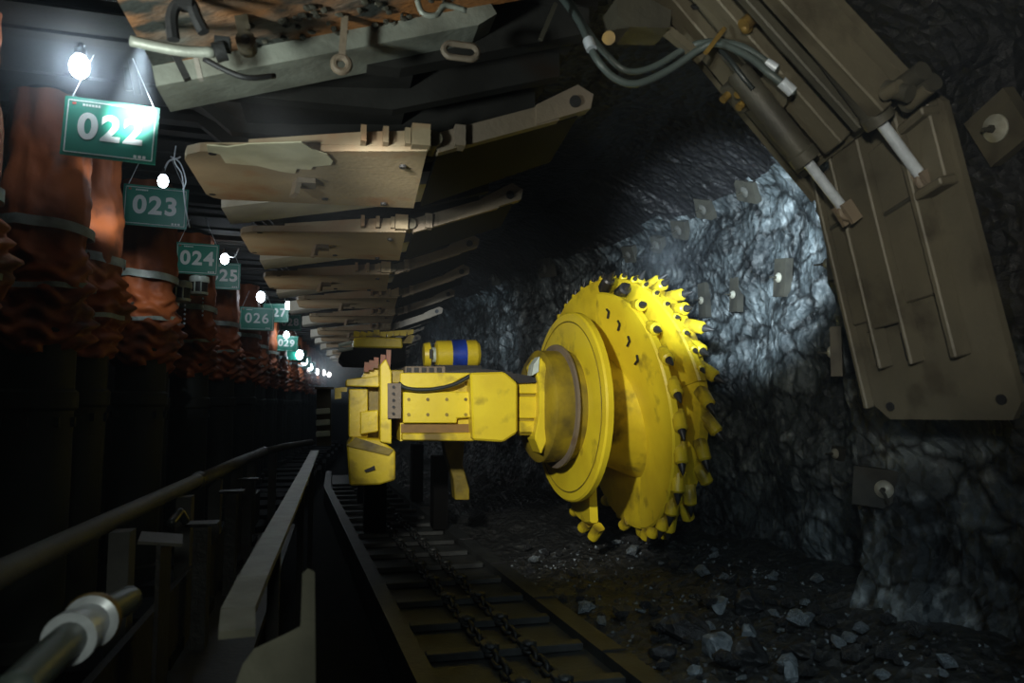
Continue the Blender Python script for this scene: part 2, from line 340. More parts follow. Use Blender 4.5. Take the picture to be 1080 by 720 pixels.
ZC = CAM.z
def face_plate(a, b, y0, y1, th, lug=True):
    """one leaf of a folded guard: from a=(x,z) to b=(x,z)"""
    mb = MB(); (xa, za), (xb, zb) = a, b
    d = V((xb - xa, 0, zb - za)).normalized(); n = V((-d.z, 0, d.x))
    return mb, d, n
def make_support(name, Y0, label, group):
    """Y0: near edge of the folded guard leaf"""
    root = thing(name, (-1.7, Y0 + .6, 0), label, 'roof support', group)
    cy = Y0 + .6
    # base pontoons
    MB().box((-1.9, cy - .5, .3), (1.9, .62, .5), bev=.1).box((-1.9, cy + .5, .3), (1.9, .62, .5), bev=.1).box((-1.0, cy, .25), (.3, 1.5, .3)).build('base', BLACK_SHADE, root)
    # canopy: ribbed beam rising gently toward the face
    b = MB()
    prof = [(-2.6, 4.15), (-1.0, 4.1), (-.7, 3.86), (.3, 3.86), (1.35, 4.18), (1.35, 4.36), (-.7, 4.3), (-2.6, 4.3)]
    for yy, w in ((cy - .86, .12), (cy + .86, .12), (cy - .3, .1), (cy + .3, .1)):
        b.prism([(x, yy - w / 2, z) for x, z in prof], (0, w, 0))
    b.prism([(x, cy - .93, z) for x, z in [(-2.6, 4.25), (-.7, 4.22), (1.4, 4.33), (1.4, 4.42), (-.7, 4.3), (-2.6, 4.35)]], (0, 1.86, 0))
    b.prism([(x, cy - .62, z) for x, z in [(-2.4, 4.16), (-1.0, 4.12), (-.6, 3.92), (.4, 4.0), (.4, 4.05), (-2.4, 4.2)]], (0, 1.24, 0))
    b.build('canopy', CANM, root)
    # pale guard rim hanging at the goaf end of the canopy
    b = MB().prism([(-.8, Y0 + 1.24, 3.45), (.75, Y0 + 1.24, 3.74), (.75, Y0 + 1.24, 3.83), (-.8, Y0 + 1.24, 3.6)], (0, .5, 0))
    b.build('canopy_side_plate', PALEST, root)
    # folded first leaf (underside faces down)
    y0, y1 = Y0, Y0 + 1.16
    zA, zB = ZC + 1.40, ZC + 1.40
    b = MB()
    pts = [(-.87, y0 + .34), (-.84, y0 + .24), (-.76, y0 + .17), (.47, y0 - .08), (.52, y1), (-.78, y1 + .02), (-.84, y1 - .02), (-.87, y1 - .1)]
    b.prism([(x, yy, zA + .012 * x) for x, yy in pts], (0, 0, .05))
    # near edge rail with lugs
    b.prism([(-.5, y0 + .11, zA + .04), (.5, y0 - .09, zA + .03), (.5, y0 - .09, zA + .125), (.1, y0 - .01, zA + .11), (-.5, y0 + .11, zA + .06)], (0, .07, 0))
    for x in (.12, .24, .36): b.box((x, y0 - .07 - .05 * (x - .3), zA + .075), (.03, .08, .09))
    b.box((.43, y0 - .09, zA + .075), (.10, .12, .12))
    leaf = b.build('face_guard', TAN, root)
    # tab plate under the leaf and bolt holes
    MB().box((-.27, y0 + .62, zA - .05), (.03, .13, .11), Euler((0, .2, .3))).box((-.2, y0 + .62, zA - .02), (.1, .14, .03)).build('tab', RUST, leaf)
    for hx, hy in ((-.7, y0 + .2), (-.83, y1 - .1), (-.1, y1 - .14), (.3, y1 - .1), (.36, y0 + .2)):
        MB().cyl((hx, hy, zA - .012), (hx, hy, zA + .02), .022, 12).build('bolt_hole', BLACK, leaf, smooth=40)
    # raised second leaf
    b = MB(); x0, z0, x1, z1 = .54, ZC + 1.42, 1.40, ZC + 1.74
    b.prism([(x0, y0 + .02, z0), (x1, y0 + .05, z1), (x1 + .12, y1 - .1, z1 + .05), (x0 + .03, y1, z0)], (0, 0, .035))
    ext = b.build('guard_extension', BLACK_SHADE, root)  # shade under the raised leaf is in its near-black colour
    b = MB(); b.bar((x0 - .02, y0, z0 + .05), (x1 - .15, y0 + .03, z1 + .0), .07, .11)
    b.prism([(x1 - .28, y0 - .02, z1 - .10), (x1 + .06, y0 - .02, z1 + .03), (x1 + .08, y0 - .02, z1 + .12), (x1 - .02, y0 - .02, z1 + .17), (x1 - .28, y0 - .02, z1 + .02)], (0, .1, 0))
    b.box((x0 + .12, y0 - .02, z0 + .1), (.06, .1, .12))
    b.build('edge_rail', RUST, ext)
    MB().cyl((x0 - .03, y0 - .09, z0 + .06), (x0 - .03, y0 + .1, z0 + .06), .045, 14).build('hinge_pin', OLIVE, ext, smooth=40)
    MB().cyl((x1 - .04, y0 - .04, z1 + .06), (x1 - .04, y0 + .09, z1 + .06), .035, 14).build('hinge_pin', BLACK, ext, smooth=40)
    make_leg(root, -1.95, cy - .58, Y0, 3.2, 2.72)
    make_leg(root, -1.87, cy + .62, Y0 + 5, 3.26, 2.84)
    return root
SUPG = 'hydraulic roof supports in the long row'
ORD = ['first', 'second', 'third', 'fourth', 'fifth', 'sixth', 'seventh', 'eighth', 'ninth', 'tenth', 'eleventh', 'twelfth', 'thirteenth', 'fourteenth', 'fifteenth']
def bend(n): return .03 * n + .004 * n * n
sup = make_support('roof_support', 4.12, 'roof support with flaking cream paint under its folded guard, behind sign 022', SUPG)
for n in range(1, 15):
    o = copy_tree(sup); o.location = sup.location + V((bend(n), 2.0 * n, .02 * math.sin(n * 2.1)))
    o.rotation_euler = (0, R(.5 * math.sin(n * 1.7)), 0)
    [c for c in o.children if c.name.startswith('leg')][1].location.x += .08 if n == 1 else (.12 if n < 5 else 0)
    if n >= 3:
        for c in o.children:
            if c.name.startswith(('face_guard', 'guard_extension')): c.location.x += .22
    o['label'] = ('roof support with folded tan guard, %s in the row behind the one with flaking paint' % ORD[n - 1])
# flaking cream paint patch on the first guard: only here
zA = ZC + 1.40
leaf = [c for c in sup.children if c.name.startswith('face_guard')][0]
fp = [(262, 152), (318, 150), (330, 158), (345, 163), (351, 170), (349, 174), (330, 176), (328, 179), (313, 178), (311, 183), (296, 181), (272, 175), (238, 172), (232, 163), (219, 160), (218, 153), (240, 155)]
MB().prism([PZ(x, y, zA - .016) for x, y in fp], (0, 0, .006)).build('flaking_paint_patch', FLAKE, leaf)

# ---------------------------------------------------------------- near support with its guard let down
Yf, Yn = 3.83, 2.9
near = thing('roof_support', (-1.7, 2.6, 0), 'near roof support with rusty canopy overhead and olive guard let down before the coal', 'roof support', 'hydraulic roof supports in the long row')
def npt(px, py, Y): return PY(px, py, Y)
# canopy
b = MB()
cl = [(-2.6, 3.60), (-.9, 3.50), (.72, 3.97), (1.72, 4.35), (1.72, 4.48), (.6, 4.25), (-.9, 3.95), (-2.6, 3.95)]
rimA = npt(165, 121, 3.9); rimB = npt(500, 54, 3.9); dirr = (rimB - rimA)
rim = lambda t: rimA + dirr * t
b.prism([rim(.04), rim(.98), rim(1.02) + V((.03, 0, .05)), rim(1.0) + V((0, 0, .16)), rim(.02) + V((0, 0, .16))], (0, -.31, 0))
rm = b.build('canopy_rim', GREYG, near)
b = MB(); up = V((0, 0, .10))
b.prism([rim(.03) + up + V((0, -.29, 0)), rim(1.6) + up + V((0, -.29, 0)), rim(1.6) + up + V((0, -1.15, 0)), rim(.03) + up + V((0, -1.15, 0))], (0, 0, .06))
rp = b.build('underside_plate', RUSTO, near)
b = MB()
b.prism([rim(.03) + V((0, -1.12, .0)), rim(1.9) + V((0, -1.12, 0)), rim(1.9) + V((0, -1.12, .2)), rim(.03) + V((0, -1.12, .2))], (0, -.5, 0))
b.prism([rim(.03) + V((0, 0, .2)), rim(2.0) + V((0, 0, .2)), rim(2.0) + V((0, 0, .3)), rim(.03) + V((0, 0, .3))], (0, -2.6, 0))
b.box((-1.9, 2.6, 4.4), (2.2, 2.3, .25))
b.build('canopy', GREYG, near)
# clumps of caked dirt on the underside
b = MB(); rnd = random.Random(3)
for q in range(60):
    t = rnd.uniform(.28, .92); y = rnd.uniform(-.62, -.3)
    b.blob(rim(t) + V((0, y, .09)), (rnd.uniform(.008, .026), rnd.uniform(.008, .024), .012), 1, .5, q)
tag(b.build('dirt_speck', OLIVE2, near), kind='stuff')
# lugs, hooks and rods under the canopy
def eye_rod(top, bot, w, R_, m, nm, par):
    b = MB(); top, bot = V(top), V(bot); d = (bot - top).normalized()
    b.bar(top, bot - d * R_ * .8, w, w * .8, (0, 1, 0)); b.torus(bot, (0, 1, 0), R_, w * .55, 22, 8)
    return b.build(nm, m, par, smooth=35)
eye_rod(npt(368, -40, 3.45), npt(360, 68, 3.45), .032, .035, RUST, 'eye_rod', near)
b = MB(); p0, p1 = npt(247, -20, 3.3), npt(260, 46, 3.3); b.bar(p0, p1, .055, .05, (0, 1, 0)); b.cyl(p1 + V((0, -.04, 0)), p1 + V((0, .05, 0)), .042, 16); b.m(1).cyl(p1 + V((0, -.045, 0)), p1 + V((0, .0, 0)), .02, 12)
b.build('link_bar', [OLIVE, BLACK], near, smooth=35)
b = MB().tube(cat_rom([npt(183, 42, 3.0), npt(181, 20, 3.0), npt(186, 6, 3.0), npt(200, 3, 3.0), npt(208, 20, 3.0), npt(215, 34, 3.0)], 6), .024, 8)
b.box(npt(197, -6, 3.0), (.05, .06, .12)); b.build('hook', BLACK, near, smooth=40)
b = MB().tube(cat_rom([npt(138, 43, 3.1), npt(165, 49, 3.1), npt(195, 54, 3.1), npt(226, 55, 3.1)], 5), .022, 10); b.build('pipe', GREYG, near, smooth=True)
b = MB().cyl(npt(226, 56, 3.1), npt(238, 53, 3.1), .04, 14).box(npt(235, 47, 3.1), (.06, .05, .05)); b.build('pipe_clamp', [DARK], near, smooth=40)
b = MB().bar(npt(185, 58, 3.3), npt(198, 84, 3.3), .03, .03, (0, 1, 0)); b.build('bracket', DARK, near)
b = MB().bar(npt(207, 62, 3.3), npt(212, 84, 3.3), .02, .03, (0, 1, 0)); b.build('bracket', TAN2, near)
b = MB().tube(cat_rom([npt(215, 62, 3.2), npt(240, 75, 3.2), npt(262, 82, 3.2), npt(290, 80, 3.25)], 5), .012, 6); b.build('wire', BLACK, near, smooth=True)
c = npt(486, 54, 3.5); b = MB().tube([c + V((math.copysign(.045, math.cos(a)) + .04 * math.cos(a), 0, .035 * math.sin(a))) for a in [2 * math.pi * k / 24 + .001 for k in range(24)]], .016, 8, True); b.build('oval_lug', RUST, near, smooth=40)
b = MB().tube(cat_rom([npt(440, 0, 3.1), npt(446, 14, 3.1), npt(460, 16, 3.1), npt(470, 6, 3.1), npt(492, 11, 3.1)], 6), .013, 7); b.build('wire', GREYG, near, smooth=True)
b = MB().bar(npt(586, 4, 3.6), npt(570, 42, 3.6), .022, .02, (0, 1, 0)); b.build('rod', OLIVE2, near)
# ceiling beam going to the face, with ochre stop block
b = MB(); b.prism([npt(545, -8, 3.86), npt(740, 4, 3.86), npt(740, -60, 3.86), npt(545, -60, 3.86)], (0, -.9, 0)); b.build('front_beam', OLIVE2, near)
b = MB().prism([npt(636, 18, 3.7), npt(660, 14, 3.7), npt(692, 30, 3.7), npt(690, 48, 3.7), npt(650, 47, 3.7), npt(638, 36, 3.7)], (0, -.2, 0)); st = b.build('stop_block', OLIVE2, near)
b = MB().cyl(npt(642, 40, 3.7), npt(642, 40, 3.45), .035, 12); b.build('pin', BRASS, st, smooth=40)
b = MB().bar(npt(652, -20, 3.55), npt(690, 22, 3.55), .06, .06, (0, 1, 0)).bar(npt(690, 22, 3.57), npt(740, 62, 3.57), .045, .05, (0, 1, 0)); b.build('stay_bar', OLIVE, near)

# sloping extension plate  (far edge Y=Yf, near edge Y=Yn)
eL0, eL1 = npt(690, 0, Yf), npt(853, 196, Yf)           # far edge, upper and lower end
eR0, eR1 = npt(860, -14, Yn), npt(966, 100, Yn)         # near edge
ed = (eL1 - eL0).normalized()
e_n = ed.cross(V((0, 1, 0))).normalized()
if e_n.x > 0: e_n = -e_n                                  # toward the camera side
def eP(u, v, h=0):
    a = lerp(eL0, eL1, u); c = lerp(eR0, eR1, u); return lerp(a, c, v) + e_n * h
b = MB(); b.prism([eP(-.35, -.02), eP(.96, -.02), eP(.99, 1.02), eP(-.35, 1.02)], e_n * -.05); ex = b.build('extension_plate', OLIVE, near)
b = MB().prism([eP(-.3, -.05, .02), eP(1.06, -.05, .02), eP(1.06, .0, .02), eP(-.3, .0, .02)], e_n * -.12); b.build('edge_strip', OLIVE, ex)
for va, vb, h, m in ((.10, .26, .09, OLIVE), (.40, .56, .11, OLIVE), (.70, .76, .14, OLIVE2), (.86, .96, .16, OLIVE)):
    MB().prism([eP(-.3, va, .0), eP(.93, va, .0), eP(.93, vb, .0), eP(-.3, vb, .0)], e_n * h).build('rib', m, ex, bevel=.008)
MB().prism([eP(.05, -.02, .02), eP(.07, -.02, .02), eP(-.02, .9, .02), eP(-.05, .9, .02)], e_n * .015).build('seam', BLACK, ex)
# two guard rams lying on the extension
for u0, v0, tip, bl in ((.52, .10, (885, 214), (851, 170)), (.42, .56, (967, 180), (929, 129))):
    T = PY(tip[0], tip[1], lerp(Yf, Yn, v0) - .03); B = PY(bl[0], bl[1], lerp(Yf, Yn, v0) - .03); T = CAM + (T - CAM) * .93; B = CAM + (B - CAM) * .93
    dd = (T - B).normalized()
    ram = MB().lathe(B - dd * .62, dd, [(0, .055), (.02, .068), (.55, .068), (.56, .078), (.62, .078), (.62, .03)], 20).build('ram', OLIVE2, ex, smooth=40)
    MB().cyl(B - dd * .03, T + dd * .04, .029, 16).build('ram_rod', CHROME, ram, smooth=40)
    tag(ram.children[0], 'bright polished steel rod')
    cl_ = MB()
    for sgn in (-1, 1): cl_.box(T + dd * .07 + V((0, sgn * .035, 0)), (.07, .022, .12), Euler((0, R(-35), 0)))
    cl_.torus(T + dd * .06, V((0, 1, 0)), .035, .018, 16, 8)
    cl_.build('ram_clevis', RUST, ram, smooth=40)
# valve block and pipework on the extension
b = MB().prism([eP(.40, .20, .1), eP(.55, .20, .1), eP(.55, .42, .1), eP(.40, .42, .1)], e_n * .1); vb_ = b.build('valve_block', OLIVE2, ex, bevel=.01)
for uu, vv in ((.44, .24), (.5, .30), (.44, .36)): MB().cyl(eP(uu, vv, .2), eP(uu, vv, .25), .022, 12).build('fitting', BRASS, vb_, smooth=40)
MB().cyl(eP(.52, .46, .05), eP(.52, .46, .16), .10, 20).build('round_cap', OLIVE, ex, smooth=40)
MB().tube(cat_rom([eP(.46, .33, .2), eP(.47, .40, .24), eP(.54, .42, .24), eP(.60, .43, .2)], 6), .012, 8).build('steel_pipe', OLIVE, ex, smooth=True)
MB().cyl(eP(.12, .62, .06), eP(.12, .62, .14), .036, 16).blob(eP(.15, .60, .12), (.034, .03, .03), 2).build('grease_cap', BRASS, ex, smooth=40)
MB().prism([eP(.27, .47, .1), eP(.36, .49, .1), eP(.36, .53, .1), eP(.27, .52, .1)], e_n * .06).build('lug', BLACK, ex)
b = MB()
for uu in (.88, 1.0):
    b.cyl(eP(uu, .98, .06), eP(uu, 1.18, .06), .045, 16)
b.cyl(eP(.82, 1.0, .1), eP(.95, 1.12, .14), .04, 14)
b.build('hinge', OLIVE2, ex, smooth=40)
MB().cyl(eP(.84, 1.0, .13), eP(.86, 1.1, .13), .034, 14).build('hinge_cap', OLIVE, ex, smooth=40)
MB().cyl(eP(1.01, 1.02, .08), eP(1.01, 1.16, .08), .034, 14).build('hinge_cap', OLIVE, ex, smooth=40)

# hanging guard leaf
gTL, gTR = npt(862, 188, Yf), npt(985, 70, Yn)
gBL, gBR = npt(922, 442, Yf - .02), npt(1082, 443, Yn - .02)
g_n = (gBL - gTL).cross(gTR - gTL).normalized()
if g_n.dot(CAM - gTL) < 0: g_n = -g_n
def gP(u, v, h=0):      # u across (0 far .. 1 near), v down
    return lerp(lerp(gTL, gTR, u), lerp(gBL, gBR, u), v) + g_n * h
b = MB(); b.prism([gP(0, 0), gP(.9, .02), gP(1.0, .1), gP(1.0, .95), gP(.93, 1.0), gP(.13, 1.0), gP(.02, .94)], g_n * -.04); gd = b.build('face_guard', OLIVE, near)
tag(gd, 'olive steel guard plate hanging down, ribbed above and plain below')
# raised panels and ribs
def pan(u0, u1, v0, v1, h, m=OLIVE, nm='panel', tap=0):
    MB().prism([gP(u0, v0, 0), gP(u1, v0, 0), gP(u1 - tap, v1, 0), gP(u0 + tap, v1, 0)], g_n * h).build(nm, m, gd, bevel=.008)
pan(.06, .235, .02, .62, .045)
pan(.26, .47, -.03, .655, .085)
pan(.495, .72, .08, .60, .045)
pan(.80, .97, .0, .30, .07)
pan(.76, .80, -.08, .80, .11, OLIVE, 'rib')
pan(.0, .035, -.02, .95, .06, OLIVE, 'rib')
pan(.235, .262, .0, .80, .10, OLIVE, 'rib')
pan(.468, .497, .0, .80, .10, OLIVE, 'rib')
pan(.80, .98, .30, .325, .12, OLIVE, 'cross_rib')
pan(.80, .98, .10, .125, .12, OLIVE, 'cross_rib')
pan(.06, .24, .22, .235, .055, OLIVE2, 'cross_rib')
pan(.5, .72, .29, .305, .055, OLIVE2, 'cross_rib')
MB().prism([gP(.11, .66, 0), gP(.14, .66, 0), gP(.15, .79, 0), gP(.12, .79, 0)], g_n * .03).build('rib', OLIVE, gd)
for u0, v0 in ((.16, .95), (.9, .94)): MB().cyl(gP(u0, v0, -.01), gP(u0, v0, .012), .026, 14).build('bolt_hole', BLACK, gd, smooth=40)
MB().prism([gP(.37, .69, .0), gP(.405, .69, .0), gP(.405, .79, .0), gP(.37, .79, .0)], g_n * .012).build('slot', BLACK, gd)

# hoses crossing overhead
cab = []
def hose(pts, r, label, group=None, mtl=HOSEG, name='hydraulic_hose', ferr=()):
    o = MB().tube(cat_rom(pts, 10), r, 10).build(name, mtl, None, smooth=True)
    tag(o, label, 'hose', group)
    for (a, d) in ferr: MB().cyl(a, d, r * 1.5, 12).build('ferrule', CHROME, o, smooth=40)
    return o
Yh = 3.55
def hp(x, y, dy=0): return PY(x, y, Yh + dy)
hose([hp(590, -6, .2), hp(612, 25, .1), hp(628, 60), hp(648, 82), hp(672, 88), hp(705, 74), hp(738, 52, -.05), hp(758, 46, -.12), hp(790, 60, -.25), hp(812, 78, -.32), hp(838, 98, -.34)], .020,
     'lower of two grey hoses sagging overhead between rusty canopy and olive guard', ferr=[(hp(620, 42, .02), hp(624, 52)), (hp(824, 86, -.335), hp(836, 97, -.34))])
hose([hp(596, -6, .2), hp(618, 30, .12), hp(640, 58, .08), hp(662, 75, .06), hp(690, 70, .06), hp(725, 50, .03), hp(752, 44, -.08), hp(785, 50, -.22), hp(820, 74, -.3)], .018,
     'upper of two grey hoses sagging overhead between rusty canopy and olive guard', ferr=[(hp(808, 66, -.28), hp(819, 73, -.3))])
hose([hp(760, 52, -.08), hp(772, 66, -.14), hp(784, 82, -.16), hp(794, 94, -.16)], .014, 'thin dark hose dropping beside the tied hose bundle', mtl=HOSEM)
tag(MB().bar(hp(764, 30, -.2), hp(744, 56, -.2), .022, .02, (0, 1, 0)).build('hose_tie', BRASS), 'straw coloured tie strap wrapped around two overhead hoses', 'strap')

# ---------------------------------------------------------------- number signs and lamps
def text_mesh(body, size, off=0.0):
    cu = bpy.data.curves.new('t', 'FONT'); cu.body = body; cu.size = size; cu.align_x = 'CENTER'; cu.align_y = 'CENTER'; cu.extrude = .002; cu.offset = off; cu.space_character = 1.16
    ob = bpy.data.objects.new('t', cu); col.objects.link(ob)
    dg = bpy.context.evaluated_depsgraph_get(); me = bpy.data.meshes.new_from_object(ob.evaluated_get(dg))
    bpy.data.objects.remove(ob); return me
def make_sign(num, c, w, h, roll, yaw, label, detail=True):
    M = Matrix.Translation(c) @ Matrix.Rotation(yaw, 4, 'Z') @ Matrix.Rotation(roll, 4, 'Y')
    root = thing('number_sign', c, label, 'sign', 'green number signs along the supports')
    b = MB(); b.xf = M; b.box((0, 0, 0), (w, .012, h)); b.build('board', GREEN, root)
    b = MB(); b.xf = M; t = .005; i = .02
    for (x, z, dx, dz) in ((0, h / 2 - i, w - 2 * i, t), (0, -h / 2 + i, w - 2 * i, t), (-w / 2 + i, 0, t, h - 2 * i), (w / 2 - i, 0, t, h - 2 * i)): b.box((x, -.0075, z), (dx, .003, dz))
    b.build('border', WHITE, root)
    me = text_mesh(num, h * .60, (.0035 if '6' in num else .007) * h / .35); me.materials.append(WHITE)
    me.transform(M @ Matrix.Translation((0, -.008, 0)) @ Matrix.Rotation(R(90), 4, 'X')); me.transform(Matrix.Translation(-V(c)))
    o = bpy.data.objects.new('number', me); col.objects.link(o); o.parent = root; o['_w'] = tuple(c)
    if detail:
        b = MB(); b.xf = M
        for k in range(6): b.box((-w * .30 + k * .016, -.008, h * .38), (.011, .003, .013))
        for k in range(3): b.box((w * .28 + k * .024, -.008, -h * .40), (.016, .003, .017))
        b.build('small_print', WHITE, root)
        b = MB(); b.xf = M; b.box((-w * .40, -.008, h * .39), (.02, .003, .012)); b.build('red_mark', REDM, root)
    b = MB(); T = M @ V((w * .43, 0, h / 2)); T2 = M @ V((-w * .43, 0, h / 2))
    b.tube([T, T + V((-.12, -.02, .28))], .003, 5).build('hanging_wire', WIREM, root)
    MB().tube([T2, T2 + V((.1, 0, .26))], .003, 5).build('hanging_wire', WIREM, root)
    return root
def make_lamp(c, r, label, big=True, cable=None, m=None):
    root = thing('work_lamp', c, label, 'lamp', 'white work lamps along the supports')
    MB().blob(c, (r * .85, r * .85, r * 1.15), 2).build('bulb', m or BULB, root, smooth=True)
    MB().lathe(V(c) + V((0, 0, r * 1.05)), (0, 0, 1), [(0, r * .5), (r * .5, r * .5), (r * .6, r * .25), (r * 1.2, r * .2)], 14).build('lamp_cap', DARK, root, smooth=40)
    if cable: MB().tube(cat_rom(cable, 6), .008, 6).build('cable', WIREM, root, smooth=True)
    return root
S = lambda px, py, d: PD(px, py, d)
make_sign('022', S(117, 138, 4.3), .50, .345, R(2.5), R(2), 'green sign reading 022, washed out by an unseen spot, under a lamp')
make_sign('023', S(164, 218, 6.2), .50, .345, R(1.5), R(3), 'dim green sign reading 023 under a small white lamp')
make_sign('024', S(208, 273, 8.1), .44, .345, R(1), R(3), 'green sign reading 024 above two pale gauges')
make_sign('025', S(236, 291, 10.0), .42, .36, R(0), R(3), 'green sign reading 025 partly hidden behind sign 024')
make_sign('026', S(271, 336, 11.9), .53, .37, R(1), R(3), 'green sign reading 026 below a bright lamp')
make_sign('027', S(291, 330, 14.0), .46, .36, R(-2), R(4), 'green sign reading 027 tucked behind sign 026', False)
make_sign('028', S(306, 340, 16.0), .46, .36, R(-2), R(4), 'green sign reading 028 tucked behind sign 027', False)
make_sign('029', S(302, 362, 16.8), .5, .36, R(3), R(4), 'small dark green sign hanging below sign 028', False)
for k, (px, py, d) in enumerate([(305, 372, 19), (314, 376, 21), (319, 382, 23), (325, 387, 26), (331, 392, 30)]):
    c = S(px, py, d); root = thing('number_sign', c, 'tiny far green sign under the cluster of distant lamps, %s of the far run' % ORD[k], 'sign', 'green number signs along the supports')
    MB().box(c, (.5, .015, .36)).build('board', GREEN, root)
make_lamp(S(84, 70, 4.15), .062, 'large glaring white lamp above sign 022', cable=[S(84, 52, 4.2), S(95, 44, 4.2), S(120, 48, 4.2), S(134, 46, 4.2), S(137, 30, 4.2)])
make_lamp(S(172, 191, 5.6), .045, 'white lamp in front of the top of sign 023', cable=[S(172, 183, 6.1), S(178, 170, 6.1), S(190, 165, 6.1), S(186, 150, 6.1)], m=BULBF)
make_lamp(S(237, 273, 9.1), .06, 'white lamp between signs 024 and 025', cable=[S(237, 268, 9.1), S(247, 271, 9.1), S(252, 262, 9.1)])
make_lamp(S(275, 313, 11.2), .075, 'bright white lamp standing above sign 026', m=BULBF)
make_lamp(S(304, 322, 13.6), .07, 'white lamp above sign 027')
make_lamp(S(302, 353, 16.5), .07, 'small white lamp above the sign below sign 028')
for k, (px, py, d) in enumerate([(316, 374, 19), (321, 381, 22), (327, 387, 25), (334, 392, 28), (341, 393, 31), (347, 395, 34)]):
    make_lamp(S(px, py, d), .11, 'distant lamp glowing in the haze, %s of the far run' % ORD[k], m=BULBF)

# pale gauges on the props under sign 024
for k, (px, py, d) in enumerate([(191, 306, 7.35), (210, 300, 7.9)]):
    c = S(px, py, d); root = thing('pressure_gauge', c, ['pale round gauge on an orange sleeve, the lower of two under sign 024', 'pale round gauge on an orange sleeve, the higher of two under sign 024'][k], 'gauge', 'pale gauges under sign 024')
    MB().lathe(c + V((0, 0, .02)), (0, 0, 1), [(0, .10), (.02, .105), (.06, .10), (.075, .07)], 22).build('cap', PALE, root, smooth=40)
    MB().lathe(c + V((0, 0, -.09)), (0, 0, 1), [(0, .085), (.11, .085)], 20).build('housing', BLACK, root, smooth=40)
    b = MB()
    for a in (-1.9, -1.2, -2.6): b.cyl(c + V((.09 * math.cos(a), .09 * math.sin(a), -.09)), c + V((.09 * math.cos(a), .09 * math.sin(a), .03)), .008, 6)
    b.lathe(c + V((0, 0, -.11)), (0, 0, 1), [(0, .09), (.025, .095)], 20); b.build('bracket', PALE, root)
    b = MB()
    for q in range(5): b.blob(c + V((.06, -.1, -.16 - .045 * q)), (.011, .011, .013), 1)
    b.build('chain', CHROME, root)

# hoses around the first lamp
for k, (pts, lab) in enumerate([
    ([S(95, -10, 4.3), S(110, 20, 4.35), S(136, 40, 4.4), S(140, 70, 4.4), S(146, 100, 4.45)], 'black hose hanging behind the glaring lamp, nearest the canopy'),
    ([S(80, -10, 4.4), S(92, 12, 4.4), S(112, 30, 4.4), S(132, 60, 4.5), S(136, 95, 4.5)], 'black hose hanging behind the glaring lamp, middle of three'),
    ([S(120, -10, 4.2), S(130, 15, 4.25), S(138, 30, 4.3), S(136, 45, 4.3), S(118, 49, 4.3)], 'black hose hooked round above sign 022')]):
    hose(pts, .022, lab, mtl=HOSEM)
tag(MB().box(S(54, 26, 4.6), (.045, .02, .20), Euler((0, R(-4), 0))).build('yellow_marker', BRASS), 'narrow yellow marker strip hanging near the glaring lamp', 'marker')
for k, (pts, lab) in enumerate([
    ([S(186, 150, 5.9), S(184, 170, 5.9), S(192, 185, 5.95), S(195, 215, 6.0), S(200, 240, 6.1)], 'thin pale wire looping down beside sign 023'),
    ([S(180, 165, 5.9), S(190, 172, 5.9), S(196, 190, 5.9), S(193, 200, 5.9)], 'short pale wire curling by the lamp of sign 023')]):
    o = MB().tube(cat_rom(pts, 8), .006, 6).build('signal_wire', WIREM, None, smooth=True); tag(o, lab, 'wire')

# ---------------------------------------------------------------- conveyor
YS, YE = .6, 20
conv = thing('armoured_conveyor', (1.3, 8, 0), 'dark steel chain conveyor running under the yellow coal cutter', 'conveyor')
W = 1.38
def ribbon(dx0, z0, dx1, z1, th, m, nm, step=.5):
    b = MB(); n = int((YE - YS) / step); prev = None
    for k in range(n + 1):
        y = YS + k * step; e = edge_x(y)
        q = [b._v((e + dx0, y, z0)), b._v((e + dx1, y, z1)), b._v((e + dx1, y, z1 - th)), b._v((e + dx0, y, z0 - th))]
        if prev:
            for i in range(4): b._f([prev[i], prev[(i + 1) % 4], q[(i + 1) % 4], q[i]])
        else: b._f(q)
        prev = q
    b._f(prev); return b.build(nm, m, conv)
ribbon(-W, .27, -.12, .27, .25, PANM, 'pan')
ribbon(-.13, .35, .06, .34, .3, PANM, 'face_side_edge')
ribbon(-W - .12, .38, -W + .02, .38, .36, PANM, 'goaf_side_edge')
b = MB(); y = YS
while y < 14:
    e = edge_x(y); MB().box((e - .035, y, .355), (.18, .02, .012)).build('pan_joint', BLACK, conv); y += 1.5
def flight(y):
    e = edge_x(y); xl, xr = e - W + .06, e - .16
    b = MB(); b.prism([(xl, y - .05, .275), (xr, y - .05, .275), (xr, y + .06, .275), (xl, y + .06, .275)], (0, 0, .055))
    for xx in (e - .86, e - .58): b.box((xx, y, .345), (.13, .16, .05), bev=.03).blob((xx, y - .06, .365), (.05, .05, .03), 2)
    b.build('flight_bar', PANM, conv, bevel=.006)
y = 1.1
while y < 17: flight(y); y += .72
def chain(off):
    b = MB(); y = YS; k = 0
    while y < 12:
        e = edge_x(y) + off; n = (0, 0, 1) if k % 2 == 0 else (1, 0, 0)
        L, w = .085, .04; pts = []
        for q in range(14):
            a = 2 * math.pi * q / 14; yy = math.copysign(L - w, math.cos(a)) + w * math.cos(a); xx = w * math.sin(a)
            pts.append((e + (xx if k % 2 == 0 else 0), y + yy, .31 + (0 if k % 2 == 0 else xx)))
        b.tube(pts, .017, 6, True); y += .12; k += 1
    return b.build('chain', CHAINM, conv, smooth=True)
chain(-.86); chain(-.58)

